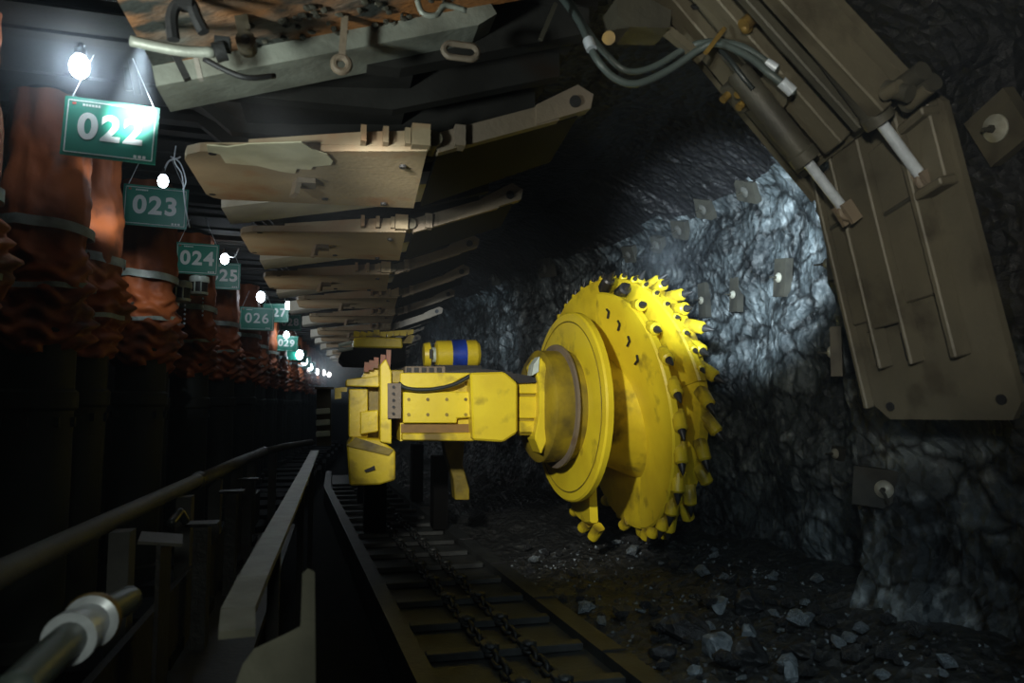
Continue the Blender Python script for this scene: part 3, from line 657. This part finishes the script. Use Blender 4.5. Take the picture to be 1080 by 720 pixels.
# ---------------------------------------------------------------- coal shearer
SY = 8.0
sh = thing('coal_shearer', (1.2, 9.5, .3), 'yellow coal cutting machine with large toothed drum astride the conveyor', 'mining machine')
def q_(pts, Y): return [PY(x, y, Y) for x, y in pts]
def blk(nm, pts, Y, depth, m, par=sh, bev=.0):
    b = MB(); b.prism(q_(pts, Y), (0, depth, 0)); return b.build(nm, m, par, bevel=bev)
def rect(a, c, b_, d): return [(a, d), (b_, d), (b_, c), (a, c)]
arm = blk('arm_housing', [(496, 393), (532, 392), (546, 404), (546, 456), (531, 466), (499, 464)], SY - .25, 1.5, YEL2, bev=.02)
mh = blk('motor_housing', rect(422, 394, 500, 465), SY, 1.4, YEL)
blk('housing_rail', [(422, 409), (422, 393), (500, 393), (486, 399), (470, 409)], SY - .1, .12, YEL2, mh, .01)
cv = blk('cover_plate', [(425, 446), (425, 413), (498, 413), (498, 440), (482, 441), (482, 446)], SY - .09, .1, YEL2, mh, .01)
for i in range(4):
    for j in range(2):
        p = PY(431 + 20 * i, 421 + 16 * j, SY - .09); MB().cyl(p + V((0, -.015, 0)), p + V((0, .01, 0)), .018, 10).build('bolt', YELD, cv, smooth=40)
blk('recess', rect(423, 447, 500, 456), SY - .02, .05, mat('brown_recess', (.22, .12, .02), (.12, .07, .02), 5), mh)
blk('lower_rail', [(424, 464), (424, 457), (500, 456), (500, 465)], SY - .1, .15, YEL, mh, .01)
o = MB().tube(cat_rom(q_([(420, 404), (428, 409), (445, 411), (465, 409), (482, 404), (496, 396)], SY - .17), 8), .022, 8).build('hose', HOSEM, mh, smooth=True)
nk = blk('arm_neck', rect(545, 399, 570, 459), SY - .1, 1.2, YELD, bev=.02)
for a, c in ((403, 415), (418, 441), (444, 456)): blk('neck_panel', rect(548, a, 567, c), SY - .14, .06, YEL, nk, .01)
blk('neck_top', [(532, 392), (565, 397), (569, 403), (547, 404)], SY - .2, .9, BLACK, nk)
gfl = blk('guard_flange', [(563, 386), (570, 376), (576, 383), (582, 408), (583, 436), (577, 466), (571, 479), (564, 462), (569, 436), (569, 405)], SY - .28, .35, YEL2, bev=.015)
blk('flange_tip', [(561, 396), (563, 384), (569, 376), (568, 392)], SY - .3, .2, PALE, gfl)
# left frame
fr = blk('frame_plate', [(401, 466), (401, 385), (407, 378), (413, 392), (413, 468)], SY - .15, 1.4, YEL2, bev=.01)
bp_ = blk('bolt_plate', rect(409, 404, 423, 441), SY - .2, .12, RUST)
for i in range(5): p = PY(415, 408 + 7 * i, SY - .2); MB().cyl(p + V((0, -.02, 0)), p, .016, 8).build('bolt', BLACK, bp_)
blk('pillar', rect(368, 410, 388, 461), SY + .1, .5, YEL, bev=.01)
blk('pillar', rect(388, 408, 401, 461), SY + .25, .5, YELD)
hb = blk('hatch', [(380, 458), (380, 434), (399, 432), (399, 455)], SY - .02, .3, YEL, bev=.01)
blk('top_beam', [(365, 407), (365, 400), (400, 396), (400, 408)], SY, .6, YEL, bev=.01)
blk('hook_arm', [(353, 421), (353, 409), (366, 408), (366, 413), (360, 413), (360, 420)], SY, .15, YEL)
bk = blk('skid_shoe', [(369, 512), (366, 470), (372, 461), (400, 463), (417, 475), (417, 506), (400, 511)], SY - .1, .7, YEL, bev=.015)
blk('shoe_slope', [(366, 470), (375, 461), (415, 474), (410, 480)], SY - .13, .08, YELD, bk)
MB().prism(q_([(384, 496), (395, 491), (396, 495), (386, 498)], SY - .13), (0, .06, 0)).build('lifting_slot', BLACK, bk)
blk('strut', [(380, 400), (388, 386), (400, 380), (401, 398)], SY + .3, .3, YEL)
for i, (x0, y0, x1, y1) in enumerate([(386, 392, 387, 382), (391, 390, 392, 380), (396, 388, 397, 377), (403, 390, 404, 374), (409, 388, 410, 369)]):
    MB().bar(PY(x0, y0, SY + .2), PY(x1, y1, SY + .2), .05, .05, (0, 1, 0)).build('pin_post', PINK, sh)
rk = blk('top_rack', rect(427, 386, 470, 394), SY + .1, .5, RUST, bev=.01)
for i in range(5): p = PY(431 + 8 * i, 390, SY + .1); MB().box(p, (.05, .04, .05)).build('block', BLACK, rk)
blk('top_box', rect(412, 390, 426, 404), SY - .05, .4, YELD, bev=.01)
blk('top_deck', [(470, 392), (500, 388), (540, 392), (540, 398), (470, 398)], SY + .05, .8, BLACK)
# upper motor with blue band
Ym = 9.6
cL, cR = PY(459, 374, Ym), PY(505, 373, Ym); ax = (cR - cL)
mo = MB().lathe(cL, ax, [(0, .15), (.02, .185), (ax.length - .04, .185), (ax.length, .15)], 24).build('haulage_motor', YEL, sh, smooth=40)
q0 = cL + ax * .36; MB().lathe(q0, ax, [(0, .194), (.19, .194)], 24).build('blue_band', BLUE, mo, smooth=40)
e0 = PY(446, 374, Ym); MB().lathe(e0, ax, [(0, .08), (.01, .15), (.09, .165), (.10, .12)], 20).build('end_cap', YEL2, mo, smooth=40)
MB().lathe(cL + ax * -.08, ax, [(0, .1), (.06, .1)], 16).build('shaft', PALE, mo, smooth=40)
p = PY(453, 374, Ym); MB().box(p + V((0, -.17, 0)), (.04, .02, .12)).build('vent', BLACK, mo)
MB().box((cL + cR) / 2 + V((0, .1, -.25)), (.6, .5, .2)).build('motor_mount', BLACK, mo)
# foot under the housing
b = MB(); b.prism(q_([(468, 466), (490, 466), (488, 490), (495, 515), (495, 527), (480, 527), (478, 505), (470, 480)], 9.4), (0, .25, 0)); b.build('support_foot', YELD, sh, bevel=.01)
# machine body running back along the conveyor
b = MB().box((.85, 12.0, 1.93), (.95, 5.2, .6), bev=.05); b.build('machine_body', YELD, sh, bevel=.02)
for yy in (10.6, 13.6): MB().box((.55, yy, .85), (.3, .4, 1.0)).build('body_leg', BLACK_SHADE, sh); MB().box((1.45, yy, .85), (.2, .4, 1.0)).build('body_leg', BLACK_SHADE, sh)  # legs coloured near-black for the shade under the machine
# raised rear arm plate seen above
Yr = 11.5
ra = blk('rear_arm', [(357, 378), (362, 367), (374, 366), (425, 366), (428, 380), (415, 384), (380, 384), (362, 383)], Yr, 1.2, BLACK_SHADE)
blk('rear_arm_cover', [(373, 366), (373, 356), (385, 355), (424, 356), (425, 367)], Yr - .15, 1.2, YEL2, ra, .02)
b = MB(); rnd = random.Random(5)
for i in range(9): p = PY(376 + 7 * i, 352 + rnd.uniform(-1.5, 1), Yr); b.box(p, (.09, .12, .07), Euler((0, rnd.uniform(-.4, .4), 0)))
b.bar(PY(373, 354, Yr), PY(436, 349, Yr), .05, .05, (0, 1, 0)); b.build('pick_block_rim', YEL, ra)
MB().tube([PY(371, 361, Yr), PY(358, 364, Yr), PY(357, 370, Yr), PY(372, 367, Yr)], .03, 8).build('grab_bar', PALE, ra)
blk('bracket', [(424, 362), (432, 352), (437, 354), (434, 362)], Yr, .3, YELD, ra)
b = MB().box((.9, 12.6, 2.45), (.4, .8, 1.3)); b.build('rear_arm_pivot', BLACK, sh)

# --- cutting drum
u_ax = V((math.cos(R(5)), math.sin(R(5)), 0)); Wd = u_ax.cross(V((0, 0, 1))).normalized()
D0 = PY(601, 428, 8.15)
PXM = ((D0 - CAM).dot(CM @ V((0, 0, -1)))) / FPX     # metres per pixel at the drum
def dP(s, r, phi): return D0 + u_ax * s + (V((0, 0, 1)) * math.cos(phi) + Wd * math.sin(phi)) * r
RT = 137 * PXM; RE = 130 * PXM
drum = MB().lathe(D0 + u_ax * .02, u_ax, [(0, .5), (.02, .62), (.3, .64), (.7, .8), (.84, .86), (.86, .4)], 64).build('cutting_drum', YEL, sh, smooth=35)
tag(drum, 'large yellow spiral drum ringed with steel picks')
MB().lathe(D0 - u_ax * .46, u_ax, [(0, .46), (.02, .58), (.06, .63), (.46, .63), (.46, .5)], 56, cap=True).build('drum_collar', YELD, drum, smooth=35)
MB().lathe(D0 - u_ax * .20, u_ax, [(0, .62), (-.0, .70), (.03, .70), (.03, .62)], 56, cap=False).build('collar_ring', RUST, drum, smooth=35)
MB().lathe(D0 - u_ax * .05, u_ax, [(0, .60), (.0, 1.06), (.02, 1.08), (.08, 1.08), (.10, 1.0), (.10, .6)], 72, cap=False).build('drum_flange', YEL2, drum, smooth=30)
MB().lathe(D0 - u_ax * .056, u_ax, [(0, .96), (-.006, .968), (0, .976)], 72, cap=False).build('weld_line', YELD, drum, smooth=35)
# end plate
MB().lathe(D0 + u_ax * .80, u_ax, [(0, .7), (0, RE - .06), (.02, RE), (.12, RE), (.14, RE - .04), (.14, .7)], 96, cap=False).build('end_plate', YEL, drum, smooth=30)
def vane(phi0, phi1, s0, s1, r_in, r_out, m, notch=True):
    b = MB(); n = 64; th = .10; rows = []
    for k in range(n + 1):
        t = k / n; ph = lerp(phi0, phi1, t); s = lerp(s0, s1, t ** 1.1)
        ro = r_out * (1 - .07 * (1 - min(1, t * 5))); row = []
        for j in range(7):
            r = lerp(r_in, ro, j / 6); row.append(b._v(dP(s + .05 * (1 - j / 6) ** 2, r, ph)))
        row.append(b._v(dP(s + .02, ro + .02, ph))); row.append(b._v(dP(s + th - .02, ro + .02, ph)))
        row.append(b._v(dP(s + th, ro, ph))); row.append(b._v(dP(s + th, r_in, ph)))
        rows.append(row)
    m_ = len(rows[0])
    for k in range(n):
        for j in range(m_ - 1): b._f([rows[k][j], rows[k][j + 1], rows[k + 1][j + 1], rows[k + 1][j]])
    b._f(rows[0]); b._f(list(reversed(rows[-1])))
    return b.build('vane', m, drum, smooth=35)
VN = [(R(-58), R(80), .16, .78, .6), (R(13), R(174), .22, .80, .6), (R(174), R(330), .18, .78, .6)]
for (a, c, s0, s1, ri), ro in zip(VN, (RT, RE, RE)): vane(a, c, s0, s1, ri, ro - .02, YEL2 if a != VN[0][0] else YEL)
# chevron welds and square notches on the visible vane
a, c, s0, s1, ri = VN[1]
for k in range(4):
    t = .07 + .075 * k; ph = lerp(a, c, t); s = lerp(s0, s1, t ** 1.1) - .006; r = RE - .30 - .03 * k
    r += .06; b = MB(); b.bar(dP(s, r, ph), dP(s, r - .01, ph + .055), .016, .02, u_ax); b.bar(dP(s, r - .01, ph + .055), dP(s, r - .085, ph + .06), .016, .02, u_ax); b.build('chevron_weld', BLACK, drum)
# picks
def pick_mesh(m):
    b = MB(); b.lathe((0, 0, -.10), (0, 0, 1), [(0, .062), (.04, .075), (.16, .072), (.18, .05)], 14)
    b.box((0, 0, -.09), (.13, .12, .12), bev=.02)
    b.m(1).lathe((0, 0, .075), (0, 0, 1), [(0, .045), (.03, .04), (.10, .018), (.13, .004)], 12)
    o = b.build('pick', [m, PICKM], drum, origin=(0, 0, 0), smooth=35); return o
pk_y = pick_mesh(YEL); pk_k = pick_mesh(PICKM)
npick = [0]
def place(src, s, r, ph, lean_ax=0.0, k=1.0, first=[True]):
    pos = dP(s, r, ph); rad = V((0, 0, 1)) * math.cos(ph) + Wd * math.sin(ph); tan = -V((0, 0, 1)) * math.sin(ph) + Wd * math.cos(ph)
    d = (rad * .62 + tan * .72 + u_ax * lean_ax).normalized(); q = V((0, 0, 1)).rotation_difference(d)
    o = src.copy(); col.objects.link(o)
    o.parent = drum; o.location = pos - V(drum['_w']); o.rotation_mode = 'QUATERNION'; o.rotation_quaternion = q; o.scale = (k, k, k); npick[0] += 1
rnd = random.Random(11)
for k in range(34):
    ph = 2 * math.pi * k / 34 + .05; place(pk_y, .88 + (.06 if k % 2 else -.02), RE + .05, ph, .4 if k % 2 else .05, .95)
a, c, s0, s1, ri = VN[0]
for k in range(18):
    t = (k + .3) / 18; place(pk_y, lerp(s0, s1, t ** 1.1) + .06, RT + .0, lerp(a, c, t), -.1, .6)
a, c, s0, s1, ri = VN[1]
for k in range(12):
    t = (k + .25) / 12; place(pk_k if k < 2 else pk_y, lerp(s0, s1, t ** 1.1) + .07, RE + .03, lerp(a, c, t), -.1, .95)
a, c, s0, s1, ri = VN[2]
for k in range(10):
    t = (k + .1) / 10; place(pk_y, lerp(s0, s1, t ** 1.1) + .06, RE + .03, lerp(a, c, t), -.1, .9)
for o in (pk_y, pk_k): bpy.data.objects.remove(o)

# pale stack of cable-handling bars at the machine's goaf end
ch = thing('cable_carrier', PY(341, 470, 8.6), 'pale ribbed cable carrier standing at the end of the flat handrail', 'cable carrier')
for i, yy in enumerate((434, 446, 458)):
    MB().prism(q_([(333, yy + 3), (348, yy + 2), (348, yy - 4), (333, yy - 3)], 8.6), (0, .2, 0)).build('link', PALE, ch, bevel=.01)
MB().prism(q_([(334, 470), (349, 470), (349, 408), (334, 408)], 8.72), (0, .2, 0)).build('back_plate', OLIVE2, ch)
MB().prism(q_([(332, 410), (352, 410), (352, 408), (332, 408)], 8.55), (0, .3, 0)).build('top_plate', OLIVE, ch)

# ---------------------------------------------------------------- walkway rails, bottom left
pr = thing('pipe_handrail', (-1.1, 4, 0), 'long dark pipe handrail in front of the orange sleeved props', 'handrail')
rp_ = [PD(-170, 700, 1.75), PD(0, 605, 2.65), PD(110, 552, 3.9), PD(208, 506, 5.9)]
MB().tube(rp_, .052, 18).build('pipe', PIPEM, pr, smooth=True)
rp2 = [PD(207, 508, 5.88), PD(245, 490, 7.4), PD(278, 476, 9.6)]
MB().tube(rp2, .058, 18).build('pipe', PIPEM, pr, smooth=True)
rp3 = [PD(276, 477, 9.5), PD(300, 471, 10.6), PD(328, 466, 12.2)]
MB().tube(rp3, .05, 18).build('pipe', PIPEM, pr, smooth=True)
for a, c in ((PD(204, 509, 5.85), PD(211, 505, 6.0)), (PD(274, 478, 9.45), PD(279, 476, 9.7))): MB().cyl(a, c, .066, 18).build('joint_collar', DARK, pr, smooth=40)
for px, d in ((130, 3.9), (196, 5.3), (228, 6.6), (250, 7.9), (266, 9.2), (288, 10.4)):
    t = PD(px, lerp(612, 472, min(1, (px) / 280)) - (0 if px > 10 else 0), d)
    MB().box((t.x, t.y, t.z / 2 - .05), (.10, .13, t.z - .02)).build('post', PIPEM, pr)
fb = thing('flat_bar_rail', PD(290, 560, 5) * 1.0, 'flat pale steel bar rail running away toward the yellow machine', 'rail')
b0 = [PD(250, 668, 2.45), PD(251, 645, 2.62), PD(266, 612, 2.95), PD(298, 548, 4.4), PD(322, 498, 7.6), PD(332, 476, 10.6)]
b = MB()
for a, c in zip(b0, b0[1:]): b.bar(a, c, .115, .03)
b.build('bar', BARM, fb)
for px, py, d in ((330, 485, 9.2),): MB().prism([PD(px, py, d), PD(px + 4, py + 14, d), PD(px + 2, py + 2, d)], (0, .1, 0)).build('tab', BARM, fb)
for px, py, d in ((290, 566, 3.9), (318, 508, 6.9), (329, 482, 9.6)):
    t = PD(px, py, d); MB().box((t.x, t.y, t.z / 2), (.06, .06, t.z - .03)).build('post', BLACK, fb)
pts = [(243, 735), (256, 700), (268, 684), (306, 666), (317, 660), (319, 604), (325, 599), (332, 603), (333, 735)]
fk = MB().prism([PD(x, y, 2.25) for x, y in pts], ray(300, 660).normalized() * .03).build('forked_bracket', BARM)
tag(fk, 'upright pale forked steel bracket standing at the near end of the flat rail', 'bracket')
fz = PD(290, 735, 2.27); MB().box((fz.x, fz.y, fz.z / 2), (.16, .05, fz.z)).build('stand', BLACK, fk, origin=None)
# cable tray parts between the two rails
tr = thing('cable_tray', (-.75, 5, 0), 'dark steel cable trough with open posts between the two rails', 'cable tray')
p = PD(170, 568, 3.75)
MB().box((p.x, p.y, p.z), (.20, .30, .015), Euler((0, R(8), R(10)))).build('top_plate', OLIVE2, tr)
MB().box((p.x + .02, p.y - .02, p.z / 2), (.02, .26, p.z)).build('side_plate', DARK, tr)
for px, py, d in ((214, 552, 5.0), (245, 518, 6.4), (262, 505, 7.6)):
    p = PD(px, py, d); MB().box((p.x, p.y, p.z / 2), (.09, .16, p.z)).box((p.x, p.y, p.z), (.2, .16, .02)).build('post', DARK, tr)
MB().box((-.75, 6, .45), (.5, 9, .06)).box((-.98, 6, .7), (.04, 9, .5)).build('tray', BLACK, tr)
MB().tube(cat_rom([PD(180, 552, 4.2), PD(186, 545, 4.3), PD(190, 540, 4.35), PD(196, 550, 4.4)], 5), .025, 8).build('cable', HOSEM, tr, smooth=True)
# hose with shiny coupling, bottom left corner
hp_ = [PD(10, 735, 1.75), PD(45, 700, 1.95), PD(75, 672, 2.15), PD(100, 652, 2.35), PD(135, 632, 2.7)]
big = MB().tube(cat_rom(hp_, 6), .05, 16).build('large_hose', HOSEG, None, smooth=True); tag(big, 'thick hose with shiny metal coupling lying low beside the pipe handrail', 'hose')
dd = (hp_[3] - hp_[2]).normalized()
MB().lathe(hp_[2] - dd * .02, dd, [(0, .055), (.0, .075), (.05, .075), (.06, .06), (.17, .06), (.18, .082), (.22, .082), (.22, .05)], 24).build('coupling', CHROME, big, smooth=40)
MB().lathe(hp_[2] + dd * .155, dd, [(0, .084), (.02, .088), (.04, .084)], 24, cap=False).build('coupling_ring', BRASS, big, smooth=40)
MB().box((PD(70, 690, 2.2).x, PD(70, 690, 2.2).y, .55), (.3, .9, 1.05)).build('hose_shelf', BLACK, big)

# ---------------------------------------------------------------- roof-bolt plates on the coal
def wall_hit(px, py):
    r = ray(px, py); t = 1.5
    dg = bpy.context.evaluated_depsgraph_get()
    o = bpy.data.objects['wall_right']; ok, loc, n, i = o.ray_cast(CAM, r.normalized())
    return loc if ok else None
WASH_SHADE = mat('shaded_washer', (.10, .10, .09), (.06, .06, .05), 14, .5)  # darker copy of the washer for plates up in the shadow
def bolt_plate(px, py, w, h, label, off=.05, roll=0, wr=.06, dark=True, bar=False, tilt=0, nv=None):
    c = wall_hit(px, py)
    if c is None: return
    dx = (face_x(c.y + .3) - face_x(c.y - .3)) / .6
    nrm = V(nv).normalized() if nv else V((-1, dx, -tilt)).normalized()
    c = c + nrm * off
    X = V((nrm.y, -nrm.x, 0)).normalized(); Z = X.cross(nrm); Z = Z if Z.z > 0 else -Z
    M = Matrix.Translation(c) @ Matrix((X, -nrm, Z)).transposed().to_4x4() @ Matrix.Rotation(roll, 4, 'Y')
    root = thing('bolt_plate', c, label, 'bolt plate', 'roof bolt plates on the coal face')
    b = MB(); b.xf = M; b.box((0, .03, 0), (w, .09, h)); b.build('backing_plate', WOOD if dark else OLIVE, root)
    b = MB(); b.xf = M; b.lathe((0, -.02, 0), (0, -1, 0), [(0, wr), (.012, wr), (.03, wr * .6), (.035, wr * .3)], 20); b.build('washer', WASH_SHADE if tilt >= .3 else WASH, root, smooth=40)
    b = MB(); b.xf = M; b.lathe((0, -.04, 0), (0, -1, 0), [(0, wr * .3), (.03, wr * .3)], 6).lathe((0, -.05, 0), (0, -1, 0), [(0, wr * .16), (.08, wr * .16)], 8)
    if bar: b.tube([(0, -.11, 0), (-.03, -.12, -.03), (-.05, -.1, -.09)], .012, 6)
    b.build('bolt_end', OLIVE2, root)
bolt_plate(935, 515, .46, .30, 'dark wide plate with pale washer and hooked bolt on the near coal below the guard', roll=R(-5), wr=.07, bar=True, nv=(-.8, -.6, 0))
bolt_plate(1068, 133, .34, .36, 'ochre plate with large pale washer beside the top of the hanging guard', .12, R(20), .09, False, tilt=.2)
bolt_plate(830, 293, .22, .42, 'dark upright plate with cream washer on the brightest part of the coal', .08, R(-8), .055)
bolt_plate(779, 311, .16, .42, 'narrow plate with cream washer on the bright coal, second from the drum', .06, R(-4), .05)
bolt_plate(745, 317, .15, .46, 'grey green narrow plate on the bright coal close beside the drum teeth', .06, R(2), .05)
bolt_plate(890, 371, .14, .42, 'olive strip plate half hidden by the lower edge of the hanging guard', .08, R(3), .05, False)
bolt_plate(886, 277, .12, .3, 'plate with cream washer peeping past the edge of the hanging guard', .08, 0, .05, False)
bolt_plate(790, 200, .34, .26, 'dim plate with washer high in the shadow, first along from the hanging guard', .05, R(-25), .07, tilt=.5)
bolt_plate(745, 219, .28, .26, 'dim plate with washer high in the shadow, second along from the hanging guard', .05, R(-20), .07, tilt=.5)
bolt_plate(719, 241, .28, .26, 'dim plate with washer high in the shadow, third along from the hanging guard', .05, R(-20), .07, tilt=.5)
bolt_plate(696, 257, .24, .24, 'dim plate with washer high in the shadow, fourth along from the hanging guard', .05, R(-20), .07, tilt=.5)
bolt_plate(666, 267, .30, .26, 'dim plate just above the top of the drum', .05, R(-10), .06, tilt=.5)
bolt_plate(577, 282, .5, .34, 'dim wide plate with washer on the far shadowed coal above the machine', .05, R(-6), .10, tilt=.3)
bolt_plate(523, 292, .26, .34, 'small dim plate on the far coal past the machine', .05, R(-6), .08, tilt=.3)
bolt_plate(888, 478, .14, .12, 'small pale washer plate deep in the dark cut behind the drum', .05, R(-10), .05)

# ---------------------------------------------------------------- coal lumps on the floor
def lump(c, rad, seed, m, name='coal_lump', sub=2):
    b = MB(); t = bmesh.new(); bmesh.ops.create_icosphere(t, subdivisions=sub, radius=1); mp = {}
    rr = random.Random(seed); planes = [(V((rr.gauss(0, 1), rr.gauss(0, 1), rr.gauss(0, 1))).normalized(), rr.uniform(.45, .85)) for _ in range(11)]
    for v in t.verts:
        p = v.co.copy()
        for n, k in planes:
            d = p.dot(n)
            if d > k: p -= n * (d - k)
        mp[v] = b._v(V(c) + Matrix.Rotation(rr.uniform(0, 0) + seed, 3, 'Z') @ V((p.x * rad[0], p.y * rad[1], p.z * rad[2])))
    for f in t.faces: b._f([mp[v] for v in f.verts])
    t.free(); return b.build(name, m)
def fhit(px, py):
    o = bpy.data.objects['floor']; bpy.context.evaluated_depsgraph_get(); ok, loc, n, i = o.ray_cast(CAM, ray(px, py).normalized()); return loc if ok else PZ(px, py, .4)
for px, py, r, m, lab in [
    (758, 638, (.16, .10, .09), COALP, 'pale shiny slab of coal lying beside a dark ridge of lumps'),
    (757, 684, (.14, .12, .12), COALP, 'pale grey angular coal lump in front of the dark ridge'),
    (722, 668, (.26, .20, .15), COALL, 'large black coal lump near the conveyor edge'),
    (790, 640, (.20, .16, .13), COALL, 'black coal lump beside the pale shiny slab'),
    (790, 668, (.10, .08, .07), COALP, 'small pale coal lump between two black ones'),
    (852, 651, (.13, .06, .05), COALP, 'flat grey coal slab near the foot of the near wall'),
    (790, 696, (.20, .18, .13), COALL, 'black coal lump in front of the small pale one'),
    (833, 714, (.06, .06, .09), COALP, 'upright pale coal chip near the bottom edge of the view'),
    (735, 706, (.07, .05, .05), COALP, 'little pale coal chip beside the conveyor edge'),
    (845, 690, (.16, .14, .10), COALL, 'black coal lump among fine rubble near the wall foot'),
    (700, 690, (.13, .10, .08), COALL, 'black coal lump resting against the conveyor edge'),
    (560, 598, (.10, .08, .07), COALL, 'black lump beside the conveyor edge under the drum'),
]:
    c = fhit(px, py + 4); o = lump(c + V((0, 0, r[2] * .4)), r, int(px), m); tag(o, lab, 'coal lump', 'coal lumps on the floor')
rnd = random.Random(21); protos = [lump((0, 0, -50), (1, .8, .6), 100 + k, COALL if k < 4 else COALP, sub=1) for k in range(6)]
cnt = 0
while cnt < 150:
    px, py = rnd.uniform(540, 1000), rnd.uniform(575, 722)
    if px > 880 and py < 640: continue
    c = fhit(px, py)
    if c.x < edge_x(c.y) + .12 or c.x > face_x(c.y) - .35: continue
    src = protos[rnd.choice([0, 0, 1, 1, 2, 2, 3, 3, 4, 5])]; o = src.copy(); col.objects.link(o); s = rnd.uniform(.025, .085) if rnd.random() < .8 else rnd.uniform(.08, .13)
    o.location = c + V((0, 0, s * .25)); o.scale = (s, s, s); o.rotation_euler = (rnd.uniform(-.4, .4), rnd.uniform(-.4, .4), rnd.uniform(0, 6))
    tag(o, 'small loose coal lump in the rubble between conveyor and coal face', 'coal lump', 'small coal lumps in the rubble'); cnt += 1
for o in protos: bpy.data.objects.remove(o)
b = MB(); rnd = random.Random(4)
for k in range(1800):
    y = rnd.uniform(2.2, 9); e = edge_x(y) + .1; x = rnd.uniform(e, min(face_x(y) - .3, 4.4))
    s = rnd.uniform(.008, .024); z = floor_z(x, y)
    c = V((x, y, z + s * .3)); q = Euler((rnd.uniform(0, 6), rnd.uniform(0, 6), rnd.uniform(0, 6))).to_matrix()
    pts = [c + q @ V(p) * s for p in ((1, 0, -.6), (-.6, .9, -.5), (-.5, -.8, -.6), (.1, .1, .9))]
    vs = [b._v(p) for p in pts]
    b.m(1 if rnd.random() < .25 else 0)
    for f in ((0, 1, 2), (0, 1, 3), (1, 2, 3), (0, 2, 3)): b._f([vs[i] for i in f])
tag(b.build('coal_rubble', [COALL, COALP]), 'fine black coal chips strewn over the ground', 'rubble', kind='stuff')

# ---------------------------------------------------------------- light: unseen spots added to brighten each part
def spot(name, loc, target, power, angle, blend, color, size=.12):
    l = bpy.data.lights.new(name, 'SPOT'); l.energy = power; l.spot_size = R(angle); l.spot_blend = blend; l.color = color; l.shadow_soft_size = size
    o = bpy.data.objects.new(name, l); col.objects.link(o); o.location = loc
    o.rotation_euler = (V(target) - V(loc)).to_track_quat('-Z', 'Y').to_euler(); return o
spot('machine_fill', (-.35, 2.9, 3.25), (2.0, 8.1, 2.25), 960, 43, .6, (1, .98, .9))
spot('coal_fill', (1.9, 4.2, 3.0), (4.75, 8.05, 3.85), 1900, 40, .6, (.74, .89, 1))
spot('far_coal_fill', (1.3, 9.8, 2.9), (3.1, 18, 3.7), 600, 32, .6, (.74, .89, 1))
spot('guard_fill', (-.4, -.6, 2.6), (2.6, 3.3, 3.4), 400, 42, .7, (1, .97, .84))
spot('near_coal_fill', (.2, .8, 2.4), (4.0, 3.9, 1.4), 34, 36, .9, (.68, .84, 1))
spot('floor_fill', (.9, .5, 3.2), (2.7, 5.0, .3), 260, 46, .9, (.75, .92, 1))
spot('rail_fill', (-.15, -.3, 2.6), (-.55, 2.6, 1.4), 24, 44, .9, (.95, 1, .86))
spot('bracket_fill', (-.15, .3, 2.35), (-.5, 2.3, 1.5), 30, 30, .8, (.95, 1, .86))
spot('sign_fill', S(226, 258, 7.0), S(208, 274, 8.1), 10, 50, 1, (.85, .95, 1), .03)
spot('canopy_fill', (-1.35, 2.2, 2.7), (-.1, 3.5, 3.7), 160, 75, .9, (.9, 1, .95))
c = S(142, 113, 4.3); spot('sign_fill', c + V((.15, -.45, .22)), c, 420, 30, 1, (.85, .95, 1), .03)  # added spot for the washed-out corner of the first sign
for n in range(12):
    x = bend(n)
    spot('support_fill', (-1.45 + x, 4.5 + 2 * n, 2.75), (-.65 + x, 4.95 + 2 * n, 3.5), 20 if n < 3 else 32, 78, 1, (1, .95, .82) if n < 3 else (.95, .97, .95), .08)
w = bpy.data.worlds.new('world'); sc.world = w; w.use_nodes = True
w.node_tree.nodes['Background'].inputs[0].default_value = (.7, .85, 1, 1); w.node_tree.nodes['Background'].inputs[1].default_value = .0015

# dusty air fills the whole tunnel
nt = w.node_tree; vs = nt.nodes.new('ShaderNodeVolumeScatter'); vs.inputs['Density'].default_value = .004; vs.inputs['Anisotropy'].default_value = .3
vs.inputs['Color'].default_value = (.8, .9, 1, 1); nt.links.new(vs.outputs[0], nt.nodes['World Output'].inputs['Volume'])

def haze(c, rad, dens, label):
    b = MB().blob(c, rad, 3); m = bpy.data.materials.new('dust_haze'); m.use_nodes = True; nt = m.node_tree; nt.nodes.clear()
    ou = nt.nodes.new('ShaderNodeOutputMaterial'); vs = nt.nodes.new('ShaderNodeVolumeScatter'); vs.inputs['Color'].default_value = (.75, .88, 1, 1); vs.inputs['Anisotropy'].default_value = .2
    tc = nt.nodes.new('ShaderNodeTexCoord'); mp = nt.nodes.new('ShaderNodeMapping'); mp.inputs['Location'].default_value = (-1, -1, -1); mp.inputs['Scale'].default_value = (2, 2, 2)
    ln = nt.nodes.new('ShaderNodeVectorMath'); ln.operation = 'LENGTH'; mr = nt.nodes.new('ShaderNodeMapRange'); mr.inputs['From Min'].default_value = 1; mr.inputs['From Max'].default_value = .1; mr.inputs['To Max'].default_value = dens
    nt.links.new(tc.outputs['Generated'], mp.inputs[0]); nt.links.new(mp.outputs[0], ln.inputs[0]); nt.links.new(ln.outputs['Value'], mr.inputs['Value']); nt.links.new(mr.outputs[0], vs.inputs['Density']); nt.links.new(vs.outputs[0], ou.inputs['Volume'])
    tag(b.build('dust_haze', m, origin=c), label, 'haze', kind='stuff')
haze(S(84, 70, 4.15), (.55, .55, .55), .7, 'bluish dust haze added for the glow of the lamp above sign 022')  # haze ball added to give the lamp its halo
haze(V((.5, 27, 3.2)), (2.0, 8, 1.2), .3, 'bluish dust haze around the distant lamps')

sc.view_settings.view_transform = 'Standard'; sc.view_settings.look = 'None'; sc.view_settings.exposure = 0
for o in bpy.data.objects:
    if '_w' in o: del o['_w']
sc.cycles.max_bounces = 6; sc.cycles.volume_bounces = 0
